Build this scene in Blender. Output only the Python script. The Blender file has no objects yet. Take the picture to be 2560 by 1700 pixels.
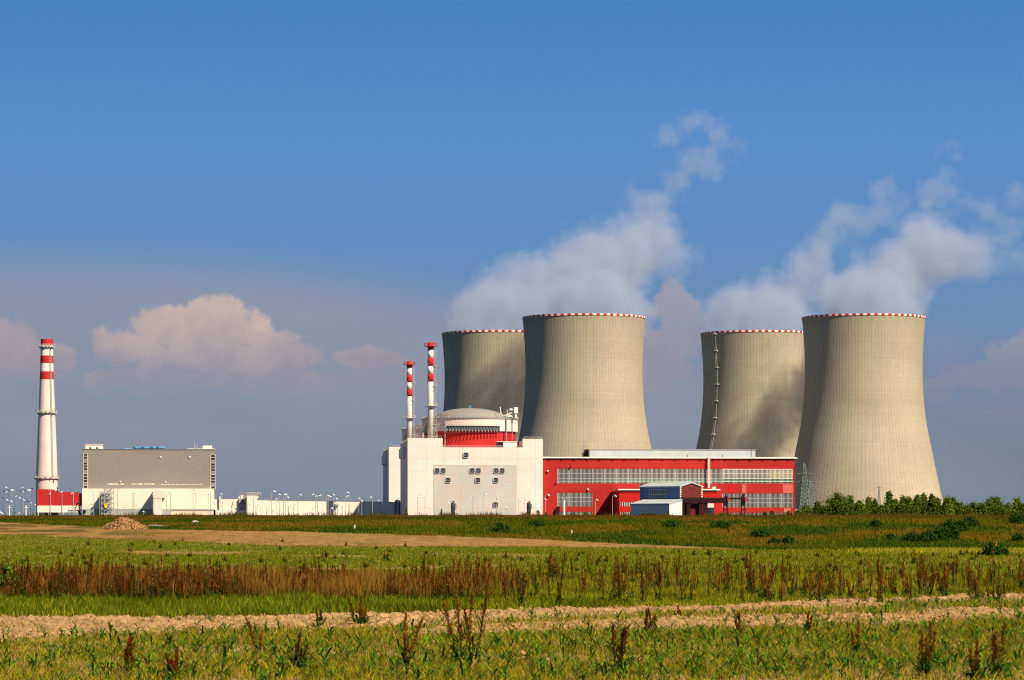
import bpy, math, random
import numpy as np
from mathutils import Matrix, Vector
R = math.radians
PLUMES = True; VEG = 1.0
random.seed(7); rng = np.random.default_rng(7)
scene = bpy.context.scene
COL = scene.collection

# ------------------------------------------------------------------ camera
F = 7950.0; HZ = 1296.0; CX = 1280.0; EYE = 2.5      # focal length / eye level measured on the 2560 px photograph
cam = bpy.data.cameras.new('camera'); cam_o = bpy.data.objects.new('camera', cam); COL.objects.link(cam_o)
cam.sensor_width = 36; cam.lens = 36 * F / 2560; cam.shift_y = (HZ - 850) / 2560
cam.clip_start = 1; cam.clip_end = 60000
cam_o.location = (0, 0, EYE); cam_o.rotation_euler = (R(90), 0, 0)
scene.camera = cam_o

# ------------------------------------------------------------------ exposure and render
EXPO = 0.60; GAIN = 2 ** EXPO
scene.view_settings.view_transform = 'Standard'; scene.view_settings.look = 'None'
scene.view_settings.exposure = EXPO; scene.view_settings.gamma = 1
scene.render.engine = 'CYCLES'
cy = scene.cycles
cy.max_bounces = 6; cy.diffuse_bounces = 2; cy.glossy_bounces = 2; cy.transmission_bounces = 3
cy.volume_bounces = 2; cy.transparent_max_bounces = 12; cy.volume_step_rate = 0.35; cy.volume_max_steps = 256
cy.use_denoising = True
try: cy.denoiser = 'OPENIMAGEDENOISE'
except Exception: pass
cy.filter_width = 1.2
cy.caustics_reflective = False; cy.caustics_refractive = False

def lin(c):
    return tuple(((v / 255) / 12.92 if v / 255 <= .04045 else ((v / 255 + .055) / 1.055) ** 2.4) for v in c)

class NT:
    """tiny helper to write node trees as formulas"""
    def __init__(s, tree): s.t = tree
    def n(s, kind, **kw):
        x = s.t.nodes.new(kind)
        for k, v in kw.items(): setattr(x, k, v)
        return x
    def put(s, sock, v):
        if isinstance(v, bpy.types.NodeSocket): s.t.links.new(v, sock)
        else: sock.default_value = v
    def m(s, op, a, b=None, c=None, clamp=False):
        x = s.n('ShaderNodeMath', operation=op, use_clamp=clamp)
        for i, v in enumerate((a, b, c)):
            if v is not None: s.put(x.inputs[i], v)
        return x.outputs[0]
    def v(s, op, a, b=None, scale=None):
        x = s.n('ShaderNodeVectorMath', operation=op)
        s.put(x.inputs[0], a)
        if b is not None: s.put(x.inputs[1], b)
        if scale is not None: s.put(x.inputs['Scale'], scale)
        return x.outputs['Value'] if op in ('LENGTH', 'DOT_PRODUCT', 'DISTANCE') else x.outputs[0]
    def xyz(s, x=0., y=0., z=0.):
        k = s.n('ShaderNodeCombineXYZ')
        for i, v in enumerate((x, y, z)): s.put(k.inputs[i], v)
        return k.outputs[0]
    def sep(s, v):
        k = s.n('ShaderNodeSeparateXYZ'); s.put(k.inputs[0], v); return k.outputs
    def noise(s, vec, scale=1., detail=4., rough=.55, dist=0., col=False):
        k = s.n('ShaderNodeTexNoise'); s.put(k.inputs['Vector'], vec)
        k.inputs['Scale'].default_value = scale; k.inputs['Detail'].default_value = detail
        k.inputs['Roughness'].default_value = rough; k.inputs['Distortion'].default_value = dist
        return k.outputs['Color' if col else 'Fac']
    def mr(s, v, a, b, c=0., d=1., smooth=False):
        k = s.n('ShaderNodeMapRange', interpolation_type='SMOOTHSTEP' if smooth else 'LINEAR')
        for i, q in enumerate((v, a, b, c, d)): s.put(k.inputs[i], q)
        return k.outputs[0]
    def mix(s, f, a, b, blend='MIX'):
        k = s.n('ShaderNodeMix', data_type='RGBA', blend_type=blend)
        s.put(k.inputs[0], f)
        for i, q in ((6, a), (7, b)):
            if not isinstance(q, bpy.types.NodeSocket) and len(q) == 3: q = (*q, 1)
            s.put(k.inputs[i], q)
        return k.outputs[2]
    def ramp(s, v, stops):
        k = s.n('ShaderNodeValToRGB'); s.put(k.inputs[0], v)
        e = k.color_ramp.elements
        while len(e) < len(stops): e.new(.5)
        for q, (p, c) in zip(e, sorted(stops)): q.position = p; q.color = (*c, 1)
        return k.outputs[0]

# ------------------------------------------------------------------ sun and sky
SUN_AZ = R(43); SUN_EL = R(42)             # behind the camera to the right
sdir = Vector((math.sin(SUN_AZ) * math.cos(SUN_EL), -math.cos(SUN_AZ) * math.cos(SUN_EL), math.sin(SUN_EL)))
sl = bpy.data.lights.new('sun', 'SUN'); sl.energy = 5.0; sl.angle = R(.5); sl.color = (1, .83, .62)
so = bpy.data.objects.new('sun', sl); COL.objects.link(so)
so.rotation_euler = sdir.to_track_quat('Z', 'Y').to_euler(); so.location = (300, -300, 600)

world = bpy.data.worlds.new('World'); scene.world = world; world.use_nodes = True
wt = world.node_tree; wt.nodes.clear(); W = NT(wt)
wout = W.n('ShaderNodeOutputWorld'); bg = W.n('ShaderNodeBackground'); SKY = 0.05
bg.inputs[1].default_value = SKY; wt.links.new(bg.outputs[0], wout.inputs[0])
sky = W.n('ShaderNodeTexSky', sky_type='NISHITA'); sky.sun_disc = False
sky.sun_elevation = SUN_EL; sky.sun_rotation = math.atan2(sdir.x, sdir.y)
sky.air_density = 1.0; sky.dust_density = .3; sky.ozone_density = 3.0
k = 1 / (GAIN * SKY)
def sc(rgb): return tuple(v * k for v in lin(rgb))
tc = W.n('ShaderNodeTexCoord'); dx, dy, dz = W.sep(tc.outputs['Generated'])[:3]
hyp = W.m('SQRT', W.m('ADD', W.m('MULTIPLY', dx, dx), W.m('MULTIPLY', dy, dy)))
q = W.m('MULTIPLY', W.m('DIVIDE', dz, W.m('MAXIMUM', hyp, .01)), F / 1000)
p = W.m('MULTIPLY', W.m('DIVIDE', dx, W.m('MAXIMUM', dy, .05)), F / 1000)
def yq(y): return (HZ - y) / 1000 / 1.4
base = W.ramp(W.m('DIVIDE', q, 1.4), [(0.0, sc((112, 128, 142))), (yq(1180), sc((118, 132, 147))), (yq(1000), sc((118, 135, 160))),
     (yq(800), sc((108, 141, 182))), (yq(620), sc((98, 143, 193))), (yq(320), sc((88, 141, 202))), (yq(0), sc((75, 130, 196)))])
pq = W.xyz(p, q, 0.0)
def E2(n_, s_): return W.noise(pq, n_, s_)
# high thin veil on the left
n_v = W.noise(W.xyz(W.m('MULTIPLY', p, .5), W.m('MULTIPLY', q, 1.6), 3.3), 2.2, 4)
bound = W.m('SUBTRACT', .70, W.m('MULTIPLY', .10, W.m('POWER', W.m('MAXIMUM', W.m('ADD', p, 1.1), 0.0), 2.0)))
vd = W.m('SUBTRACT', bound, q)
veil = W.m('MULTIPLY', W.mr(vd, -.02, .16, 0, 1, True), W.mr(q, 0.02, .42, .45, 1.))
veil = W.m('MULTIPLY', veil, W.mr(n_v, .3, .7, .6, .9))
c1 = W.mix(veil, base, sc((147, 152, 168)))
# cumulus bank far away, low over the horizon
blobs = [(300, 880, 130, 50), (440, 820, 110, 75), (535, 790, 90, 70), (560, 880, 150, 90), (470, 900, 200, 60), (660, 885, 110, 60), (740, 900, 90, 45),
         (25, 880, 110, 70), (150, 905, 90, 60), (640, 940, 160, 50), (930, 898, 110, 30), (1600, 880, 110, 90), (1700, 770, 85, 95), (1740, 820, 70, 60), (1660, 850, 110, 60),
         (2545, 900, 90, 80), (2440, 945, 110, 50), (2330, 980, 80, 35), (380, 950, 120, 60), (780, 960, 120, 45), (1640, 930, 90, 60), (250, 960, 90, 50)]
nb = W.noise(W.v('ADD', pq, (4.1, 1.7, .3)), 5.5, 6, .6)
nb2 = W.noise(W.v('ADD', pq, (9.1, 2.7, .8)), 14, 6, .6)
f = None
for (bx, by, rx, ry) in blobs:
    d = W.v('LENGTH', W.v('MULTIPLY', W.v('SUBTRACT', pq, ((bx - CX) / 1000, (HZ - by) / 1000, 0)), (1000 / rx, 1000 / ry, 1)))
    g = W.m('SUBTRACT', 1.0, d)
    f = g if f is None else W.m('SMOOTH_MAX', f, g, .12)
f = W.m('ADD', f, W.m('ADD', W.m('MULTIPLY', W.m('SUBTRACT', nb, .5), 2.3), W.m('MULTIPLY', W.m('SUBTRACT', nb2, .5), 1.15)))
ca = W.m('MULTIPLY', W.mr(f, .0, .34, 0, 1, True), W.mr(dy, .2, .6))
# solid tops, dissolving undersides
ca = W.m('MULTIPLY', ca, W.mr(q, .22, .46, .0, .95, True))
nb3 = W.noise(W.v('ADD', pq, (1.0, 7.0, .2)), 9, 5, .6)
lit = W.m('ADD', W.mr(q, .36, .54), W.m('MULTIPLY', W.m('SUBTRACT', nb3, .5), 1.9), clamp=True)
fade = W.mr(W.m('ABSOLUTE', W.m('ADD', p, .75)), .15, .7, 1, .35)
ccol = W.mix(W.m('MULTIPLY', lit, fade), sc((163, 148, 156)), sc((226, 196, 174)))
c2 = W.mix(W.m('MULTIPLY', ca, W.mr(fade, .3, 1., .50, .70)), c1, ccol)
hz_n = W.noise(W.xyz(W.m('MULTIPLY', p, .8), W.m('MULTIPLY', q, 2.2), 8.), 2.4, 5, .6)
hz = W.m('MULTIPLY', W.m('MULTIPLY', W.mr(q, .12, .34, 0, 1, True), W.mr(q, .36, .62, 1, 0, True)), W.mr(hz_n, .38, .68, .0, .32, True))
c2 = W.mix(hz, c2, sc((158, 143, 155)))
c3 = W.mix(W.mr(dz, .17, .40, 0, 1, True), c2, sky.outputs[0])
wt.links.new(c3, bg.inputs[0])

# ------------------------------------------------------------------ materials
def mat(name, rgb, rough=.75, var=.10, scale=.25, brick=None, cell=.10, streak=0., metal=0., rgb2=None, bump=0.):
    m = bpy.data.materials.new(name); m.use_nodes = True
    t = m.node_tree; T = NT(t); b = t.nodes['Principled BSDF']
    co = T.n('ShaderNodeTexCoord').outputs['Object']
    n1 = T.noise(co, scale, 5, .6)
    c = T.mix(T.mr(n1, .3, .7), tuple(v * (1 - var) for v in rgb), tuple(min(1, v * (1 + var)) for v in rgb))
    if rgb2: c = T.mix(T.mr(T.noise(T.v('ADD', co, (31, 7, 3)), scale * 2.3, 5, .7), .45, .62), c, rgb2)
    if streak:
        s = T.noise(T.v('MULTIPLY', co, (1.1, 1.1, .05)), .8, 4, .6)
        c = T.mix(T.mr(s, .45, .8, 0, streak), c, tuple(v * .45 for v in rgb))
    if brick:
        x, y, z = T.sep(co)[:3]
        fx = T.m('FRACT', T.m('DIVIDE', T.m('ADD', x, y), brick[0])); fz = T.m('FRACT', T.m('DIVIDE', z, brick[1]))
        ln = T.m('MAXIMUM', T.m('LESS_THAN', fx, brick[2] / brick[0]), T.m('LESS_THAN', fz, brick[2] / brick[1]))
        c = T.mix(T.m('MULTIPLY', ln, brick[3]), c, tuple(v * .35 for v in rgb))
        ce = T.n('ShaderNodeTexWhiteNoise', noise_dimensions='3D')
        T.put(ce.inputs['Vector'], T.xyz(T.m('FLOOR', T.m('DIVIDE', T.m('ADD', x, y), brick[0])), T.m('FLOOR', T.m('DIVIDE', z, brick[1])), 1.))
        c = T.mix(T.m('MULTIPLY', ce.outputs['Value'], cell), c, tuple(v * .55 for v in rgb))
    t.links.new(c, b.inputs['Base Color'])
    b.inputs['Roughness'].default_value = rough; b.inputs['Metallic'].default_value = metal
    b.inputs['Specular IOR Level'].default_value = .25
    if bump:
        bp = T.n('ShaderNodeBump'); bp.inputs['Strength'].default_value = bump; bp.inputs['Distance'].default_value = .1
        t.links.new(T.noise(co, scale * 12, 4), bp.inputs['Height']); t.links.new(bp.outputs[0], b.inputs['Normal'])
    return m

M = {}
M['white'] = mat('white_cladding', (.83, .68, .615), brick=(9, 6, .12, .5), streak=.16, scale=.05)
M['white_plain'] = mat('white_paint', (.83, .73, .64), scale=.3)
M['cream'] = mat('cream_cladding', (.83, .73, .60), brick=(6, 3, .08, .15), streak=.08, scale=.05)
M['cream2'] = mat('peach_panel', (.74, .58, .42), scale=.1)
M['pinkwhite'] = mat('pinkish_white_render', (.78, .62, .55), brick=(8, 5, .08, .15), scale=.06)
M['panel'] = mat('pale_grey_panel', (.50, .49, .455), brick=(8.6, 5.5, .1, .35), scale=.04, rgb2=(.55, .47, .43))
M['grey'] = mat('grey_cladding', (.255, .225, .205), var=.05, brick=(1.5, 2.4, .08, .28), streak=.08, scale=.04)
M['greyband'] = mat('grey_blue_plinth', (.34, .335, .33), scale=.1)
M['bluegrey'] = mat('blue_grey_sheet', (.42, .50, .58), brick=(4.5, 4, .1, .6), scale=.1)
M['navy'] = mat('dark_blue_sheet', (.10, .19, .40), brick=(1.4, 50, .1, .3), scale=.1)
M['roofgrey'] = mat('pale_grey_roof_sheet', (.46, .52, .52), brick=(4, 100, .12, .25), scale=.1, streak=.1)
M['domegrey'] = mat('grey_dome_sheet', (.27, .245, .22), var=.12, scale=.2)
M['red'] = mat('red_cladding', (.42, .018, .013), var=.10, cell=.30, brick=(5.7, 7.5, .07, .35), streak=.06, scale=.04)
M['red2'] = mat('bright_red_cladding', (.48, .010, .007), var=.06, scale=.1)
M['redpaint'] = mat('red_paint', (.44, .018, .018), var=.08, scale=.4)
M['brickred'] = mat('weathered_red_brick', (.11, .014, .012), var=.3, scale=.6, brick=(.9, .5, .07, .4), rgb2=(.20, .03, .025))
M['maroon'] = mat('dark_maroon_steel', (.022, .004, .006), var=.3, rough=.6, scale=.5)
M['steel'] = mat('galvanised_steel', (.42, .42, .40), rough=.5, metal=.2, scale=.8)
M['lampgrey'] = mat('weathered_lamp_post_steel', (.34, .33, .32), rough=.6, scale=.8)
M['pipe'] = mat('pale_grey_stack_steel', (.54, .53, .46), rough=.55, var=.08, scale=.4)
M['dark'] = mat('dark_steel', (.03, .035, .045), rough=.5, scale=.5)
M['darkgrey'] = mat('dark_grey_grille', (.035, .045, .055), rough=.5, scale=.5)
M['louvre'] = mat('pale_grey_louvre', (.20, .21, .22), rough=.5, scale=.5)
M['glass'] = mat('dark_window_glass', (.022, .023, .024), rough=.25, var=.5, scale=.5)
M['glass_red'] = mat('window_glass_red_hall', (.05, .035, .035), rough=.3, var=.5, scale=.6, rgb2=(.16, .05, .045))
M['glass_blue'] = mat('window_glass_bluish', (.028, .045, .06), rough=.2, var=.4, scale=.5)
M['glass_green'] = mat('green_strip_behind_glass', (.03, .30, .19), rough=.4, var=.3, scale=.5)
M['glass_yel'] = mat('yellow_crane_behind_glass', (.5, .38, .12), rough=.5, scale=.5)
M['mull'] = mat('grey_white_mullion', (.44, .44, .41), rough=.6, scale=.8)
M['mullw'] = mat('white_mullion', (.80, .76, .66), rough=.6, scale=.8)
M['blue'] = mat('light_blue_fan_paint', (.08, .26, .45), rough=.5, scale=.8)
M['yellow'] = mat('yellow_paint', (.80, .56, .05), rough=.5, scale=.8)
M['orange'] = mat('orange_paint', (.85, .10, .02), rough=.5, scale=3)
M['greenmetal'] = mat('grey_green_pylon_steel', (.17, .24, .21), rough=.6, scale=.5)
M['lamphead'] = mat('pale_lamp_glass', (.85, .86, .88), rough=.3, scale=1)
M['rubble'] = mat('brown_rubble', (.24, .125, .05), rough=.95, var=.4, scale=1.5, rgb2=(.33, .20, .09))
M['slab'] = mat('old_concrete_slab', (.40, .36, .30), rough=.9, scale=1)
M['bark'] = mat('grey_brown_bark', (.12, .09, .06), rough=.9, scale=4)

def plant_mat(name, transl=.25):
    m = bpy.data.materials.new(name); m.use_nodes = True
    t = m.node_tree; t.nodes.clear(); T = NT(t)
    o = T.n('ShaderNodeOutputMaterial'); a = T.n('ShaderNodeAttribute', attribute_name='col')
    d = T.n('ShaderNodeBsdfDiffuse'); r = T.n('ShaderNodeBsdfTranslucent'); x = T.n('ShaderNodeMixShader')
    x.inputs[0].default_value = transl
    t.links.new(a.outputs['Color'], d.inputs[0]); t.links.new(a.outputs['Color'], r.inputs[0])
    t.links.new(d.outputs[0], x.inputs[1]); t.links.new(r.outputs[0], x.inputs[2]); t.links.new(x.outputs[0], o.inputs[0])
    return m
M['plant'] = plant_mat('leaves_and_stems')

# ------------------------------------------------------------------ object helpers
def tag(o, label=None, cat=None, group=None, kind=None):
    if label: o['label'] = label
    if cat: o['category'] = cat
    if group: o['group'] = group
    if kind: o['kind'] = kind
    return o
def empty(name, loc, rz=0, label=None, cat=None, group=None):
    o = bpy.data.objects.new(name, None); COL.objects.link(o)
    o.location = loc; o.rotation_euler = (0, 0, rz); o.empty_display_size = .5
    return tag(o, label, cat, group)
def world_inv(o):
    m = Matrix.LocRotScale(o.location, o.rotation_euler, o.scale)
    while o.parent:
        o = o.parent; m = Matrix.LocRotScale(o.location, o.rotation_euler, o.scale) @ m
    return m.inverted()

TH = R(5.0)
OX = (1019 - CX) / F * 1560; OY = 1560.0; GZ = 1.9
U = (math.cos(TH), math.sin(TH)); V = (-math.sin(TH), math.cos(TH))
def PF(a, b, z): return (OX + U[0] * a + V[0] * b, OY + U[1] * a + V[1] * b, z)
def WF(x, y, z): return (x, y, z)
def A(px, b):                       # along-plant coordinate a of picture column px on the plane b
    kk = (px - CX) / F
    return (kk * (OY + V[1] * b) - (OX + V[0] * b)) / (U[0] - kk * U[1])
def Y_(px, b): return OY + U[1] * A(px, b) + V[1] * b
def Z(py, px, b): return EYE + (HZ - py) * Y_(px, b) / F

class MB:
    def __init__(s, frame=PF): s.v = []; s.f = []; s.m = []; s.F = frame; s.smooth = []
    def add(s, pts, faces, m=0, sm=False):
        o = len(s.v); s.v += [s.F(*q) for q in pts]
        s.f += [tuple(o + i for i in f) for f in faces]; s.m += [m] * len(faces); s.smooth += [sm] * len(faces)
    def box(s, a0, a1, b0, b1, z0, z1, m=0):
        P = [(a0, b0, z0), (a1, b0, z0), (a1, b1, z0), (a0, b1, z0), (a0, b0, z1), (a1, b0, z1), (a1, b1, z1), (a0, b1, z1)]
        s.add(P, [(0, 3, 2, 1), (4, 5, 6, 7), (0, 1, 5, 4), (1, 2, 6, 5), (2, 3, 7, 6), (3, 0, 4, 7)], m)
    def prism(s, poly, b0, b1, m=0):      # polygon in (a,z), counter-clockwise seen from the front
        n = len(poly)
        P = [(a, b0, z) for a, z in poly] + [(a, b1, z) for a, z in poly]
        s.add(P, [tuple(range(n)), tuple(range(2 * n - 1, n - 1, -1))] + [(i, i + n, (i + 1) % n + n, (i + 1) % n) for i in range(n)], m)
    def ring(s, a, b, z, ro, ri, b1, n=8, m=0, sq=.0):   # rounded square ring facing the front, from b to b1
        pts = []
        for rr in (ro, ri):
            for bb in (b, b1):
                for i in range(4 * n):
                    t = 2 * math.pi * (i + .5) / (4 * n); c, si = math.cos(t), math.sin(t)
                    e = .45
                    pts.append((a + rr * math.copysign(abs(c) ** e, c), bb, z + rr * math.copysign(abs(si) ** e, si)))
        N_ = 4 * n; f_ = []
        for i in range(N_):
            j = (i + 1) % N_
            f_ += [(i, j, 2 * N_ + j, 2 * N_ + i), (i, N_ + i, N_ + j, j), (2 * N_ + i, 2 * N_ + j, 3 * N_ + j, 3 * N_ + i)]
        s.add(pts, f_, m)
    def tube(s, pts, r, seg=8, m=0, r1=None, caps=True, sm=True):
        pts = [Vector(p) for p in pts]; n = len(pts); P = []
        for i, p in enumerate(pts):
            d = (pts[min(i + 1, n - 1)] - pts[max(i - 1, 0)]).normalized()
            x = d.cross(Vector((0, 0, 1)) if abs(d.z) < .9 else Vector((1, 0, 0))).normalized(); y = d.cross(x)
            rr = r if r1 is None else r + (r1 - r) * i / (n - 1)
            P += [tuple(p + x * rr * math.cos(2 * math.pi * j / seg) + y * rr * math.sin(2 * math.pi * j / seg)) for j in range(seg)]
        f_ = [(i * seg + j, i * seg + (j + 1) % seg, (i + 1) * seg + (j + 1) % seg, (i + 1) * seg + j) for i in range(n - 1) for j in range(seg)]
        s.add(P, f_, m, sm)
        if caps: s.add(P[:seg], [tuple(range(seg - 1, -1, -1))], m); s.add(P[-seg:], [tuple(range(seg))], m)
    def lathe(s, a, b, prof, seg=48, m=0, t0=0, t1=2 * math.pi, mf=None, sm=True):
        full = abs(t1 - t0 - 2 * math.pi) < 1e-6; nc = seg if full else seg + 1; P = []
        for (r, z) in prof:
            P += [(a + r * math.cos(t0 + (t1 - t0) * j / seg), b + r * math.sin(t0 + (t1 - t0) * j / seg), z) for j in range(nc)]
        base_ = len(s.v); s.v += [s.F(*q) for q in P]
        for i in range(len(prof) - 1):
            s.f += [(base_ + i * nc + j, base_ + i * nc + (j + 1) % nc, base_ + (i + 1) * nc + (j + 1) % nc, base_ + (i + 1) * nc + j) for j in range(seg)]
            s.m += [(mf(i, j) if mf else m) for j in range(seg)]; s.smooth += [sm] * seg
    def rail(s, pts, h=1.1, step=3.0, r=.05, m=0):
        for i in range(len(pts) - 1):
            p0, p1 = Vector(pts[i]), Vector(pts[i + 1]); L = (p1 - p0).length; n = max(1, int(L / step))
            for kz in (h, h * .5): s.tube([p0 + Vector((0, 0, kz)), p1 + Vector((0, 0, kz))], r, 4, m, caps=False)
            for j in range(n + 1):
                qv = p0 + (p1 - p0) * j / n; s.tube([qv, qv + Vector((0, 0, h))], r, 4, m, caps=False)
    def build(s, name, mats, parent=None):
        me = bpy.data.meshes.new(name)
        if parent:
            inv = world_inv(parent); vs = [tuple(inv @ Vector(q)) for q in s.v]
        else: vs = s.v
        me.from_pydata(vs, [], s.f)
        if not isinstance(mats, (list, tuple)): mats = [mats]
        for x in mats: me.materials.append(M[x] if isinstance(x, str) else x)
        me.polygons.foreach_set('material_index', s.m); me.polygons.foreach_set('use_smooth', s.smooth)
        me.update()
        o = bpy.data.objects.new(name, me); COL.objects.link(o)
        if parent: o.parent = parent
        return o
def np_mesh(name, verts, faces, cols=None, m='plant', smooth=False):
    """verts (n,3), faces (k,3|4) numpy"""
    me = bpy.data.meshes.new(name); k_ = faces.shape[1]
    me.vertices.add(len(verts)); me.vertices.foreach_set('co', np.ascontiguousarray(verts, dtype=np.float32).ravel())
    me.loops.add(faces.size); me.loops.foreach_set('vertex_index', np.ascontiguousarray(faces, dtype=np.int32).ravel())
    me.polygons.add(len(faces)); me.polygons.foreach_set('loop_start', np.arange(0, faces.size, k_, dtype=np.int32))
    if smooth: me.polygons.foreach_set('use_smooth', np.ones(len(faces), dtype=bool))
    me.update(calc_edges=True)
    if cols is not None:
        a = me.attributes.new('col', 'FLOAT_COLOR', 'POINT')
        c4 = np.ones((len(verts), 4), dtype=np.float32); c4[:, :3] = cols; a.data.foreach_set('color', c4.ravel())
    me.materials.append(M[m])
    return me
def link(name, me, parent=None, loc=None, rz=None, s=None):
    o = bpy.data.objects.new(name, me); COL.objects.link(o)
    if parent: o.parent = parent
    if loc is not None: o.location = loc
    if rz is not None: o.rotation_euler = (0, 0, rz)
    if s is not None: o.scale = (s, s, s) if np.isscalar(s) else s
    return o

ONES = ['', 'first', 'second', 'third', 'fourth', 'fifth', 'sixth', 'seventh', 'eighth', 'ninth', 'tenth', 'eleventh', 'twelfth', 'thirteenth',
        'fourteenth', 'fifteenth', 'sixteenth', 'seventeenth', 'eighteenth', 'nineteenth']
def ordn(n):
    if n < 20: return ONES[n]
    t_, o_ = divmod(n, 10); tens = {2: 'twent', 3: 'thirt', 4: 'fort', 5: 'fift', 6: 'sixt'}[t_]
    return tens + 'ieth' if o_ == 0 else tens + 'y-' + ONES[o_]

# ------------------------------------------------------------------ noise in numpy
def _h(ix, iy, sd):
    n = (ix * 374761393 + iy * 668265263 + sd * 974711) & 0xffffffff
    n = ((n ^ (n >> 13)) * 1274126177) & 0xffffffff
    return ((n ^ (n >> 16)) & 0xffff) / 65535.0
def vn(x, y, sd=0):
    ix = np.floor(x).astype(np.int64); iy = np.floor(y).astype(np.int64); fx = x - ix; fy = y - iy
    fx = fx * fx * (3 - 2 * fx); fy = fy * fy * (3 - 2 * fy)
    a = _h(ix, iy, sd); b = _h(ix + 1, iy, sd); c = _h(ix, iy + 1, sd); d = _h(ix + 1, iy + 1, sd)
    return a + (b - a) * fx + (c - a) * fy + (a - b - c + d) * fx * fy
def fbm(x, y, oct=4, sd=0):
    r = 0; a = .5; t = 0
    for i in range(oct): r = r + a * vn(x, y, sd + i * 17); t += a; a *= .55; x = x * 2.03 + 5.1; y = y * 2.03 + 1.7
    return r / t
def sst(e0, e1, x):
    t = np.clip((x - e0) / (e1 - e0), 0, 1); return t * t * (3 - 2 * t)

# ------------------------------------------------------------------ terrain
def ground_z(x, y):
    x = np.asarray(x, float); y = np.asarray(y, float); ys = np.maximum(y, 1.)
    px = CX + F * x / np.maximum(ys, 30.)
    zl = 2.66 * sst(185, 405, ys)
    zr = 2.40 * sst(250, 345, ys) + .26 * sst(330, 405, ys)
    s = sst(500, 1500, px)
    z = zl * (1 - s) + zr * s
    z = z + .10 * (fbm(x / 14, ys / 30, 3, 5) - .5) * sst(120, 400, ys) * 2
    z = z - (z - GZ) * sst(415, 470, ys)
    return z
def G1(x, y): return float(ground_z(np.array([x]), np.array([y]))[0])
def row_of(x, y):
    z = ground_z(x, y); return CX + F * x / np.maximum(y, 1.), HZ + F * (EYE - z) / np.maximum(y, 1.)

ip = np.interp
def zones(x, y):
    """cover weights of the fields at ground points; strips follow the field edges"""
    y = np.maximum(y, 8.); px, r = row_of(x, y)
    wig = (fbm(x / 3.0, y / 9.0, 4, 3) - .5)
    rw = r + wig * np.clip(y * 0 + (r - 1296) * .09, 2, 22)
    def band(t_, b_, soft): return sst(-soft, soft, rw - t_) * (1 - sst(-soft, soft, rw - b_))
    T1 = ip(px, [0, 542, 976, 1280, 1822, 2364, 2560], [1551, 1549, 1541, 1527, 1511, 1495, 1492])
    B1 = ip(px, [0, 542, 976, 1280, 1822, 2364, 2560], [1602, 1583, 1570, 1556, 1528, 1507, 1504])
    soil1 = band(T1, B1, 4)
    T2 = ip(px, [900, 1100, 1822, 2560], [1582, 1570, 1541, 1524]); B2 = ip(px, [900, 1100, 1822, 2560], [1582, 1596, 1576, 1548])
    soil2 = band(T2, B2, 5)
    tt = ip(px, [-400, 0, 379, 759, 1280, 1822, 1900], [1306, 1305, 1322, 1329, 1345, 1369, 1374])
    tb = ip(px, [-400, 0, 379, 759, 1280, 1822, 1900], [1336, 1337, 1351, 1366, 1367, 1373, 1373])
    tan = band(tt, tb, 1.5) * (px < 1900); tan = tan * (1 - .8 * sst(.46, .58, fbm(x / 3.5, y / 6, 4, 33)) * (1 - sst(150, 620, px)))
    t2 = ip(px, [0, 542, 1280, 1822, 1990], [1372, 1380, 1385, 1387, 1392]); b2 = ip(px, [0, 542, 1280, 1822, 1990], [1376, 1388, 1397, 1391, 1392])
    tan2 = band(t2, b2, 1.5) * (px < 1990) * sst(.42, .55, fbm(x / 5, y / 12, 3, 77))
    t3 = ip(px, [0, 300, 700, 1100, 1900], [1437, 1432, 1424, 1416, 1400])
    tan3 = band(t3, t3 + 5, 1.5) * (px < 1250)
    t4 = ip(px, [0, 640, 1280], [1395, 1366, 1372]); tan4 = band(t4, t4 + 3, 1.) * (px < 900) * sst(.4, .55, fbm(x / 6, y / 9, 3, 78))
    return dict(px=px, r=r, rw=rw, soil1=soil1, soil2=soil2, tan=tan, tan2=np.maximum(tan2, tan4), tan3=tan3, T1=T1, B1=B1, tt=tt, tb=tb)

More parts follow.
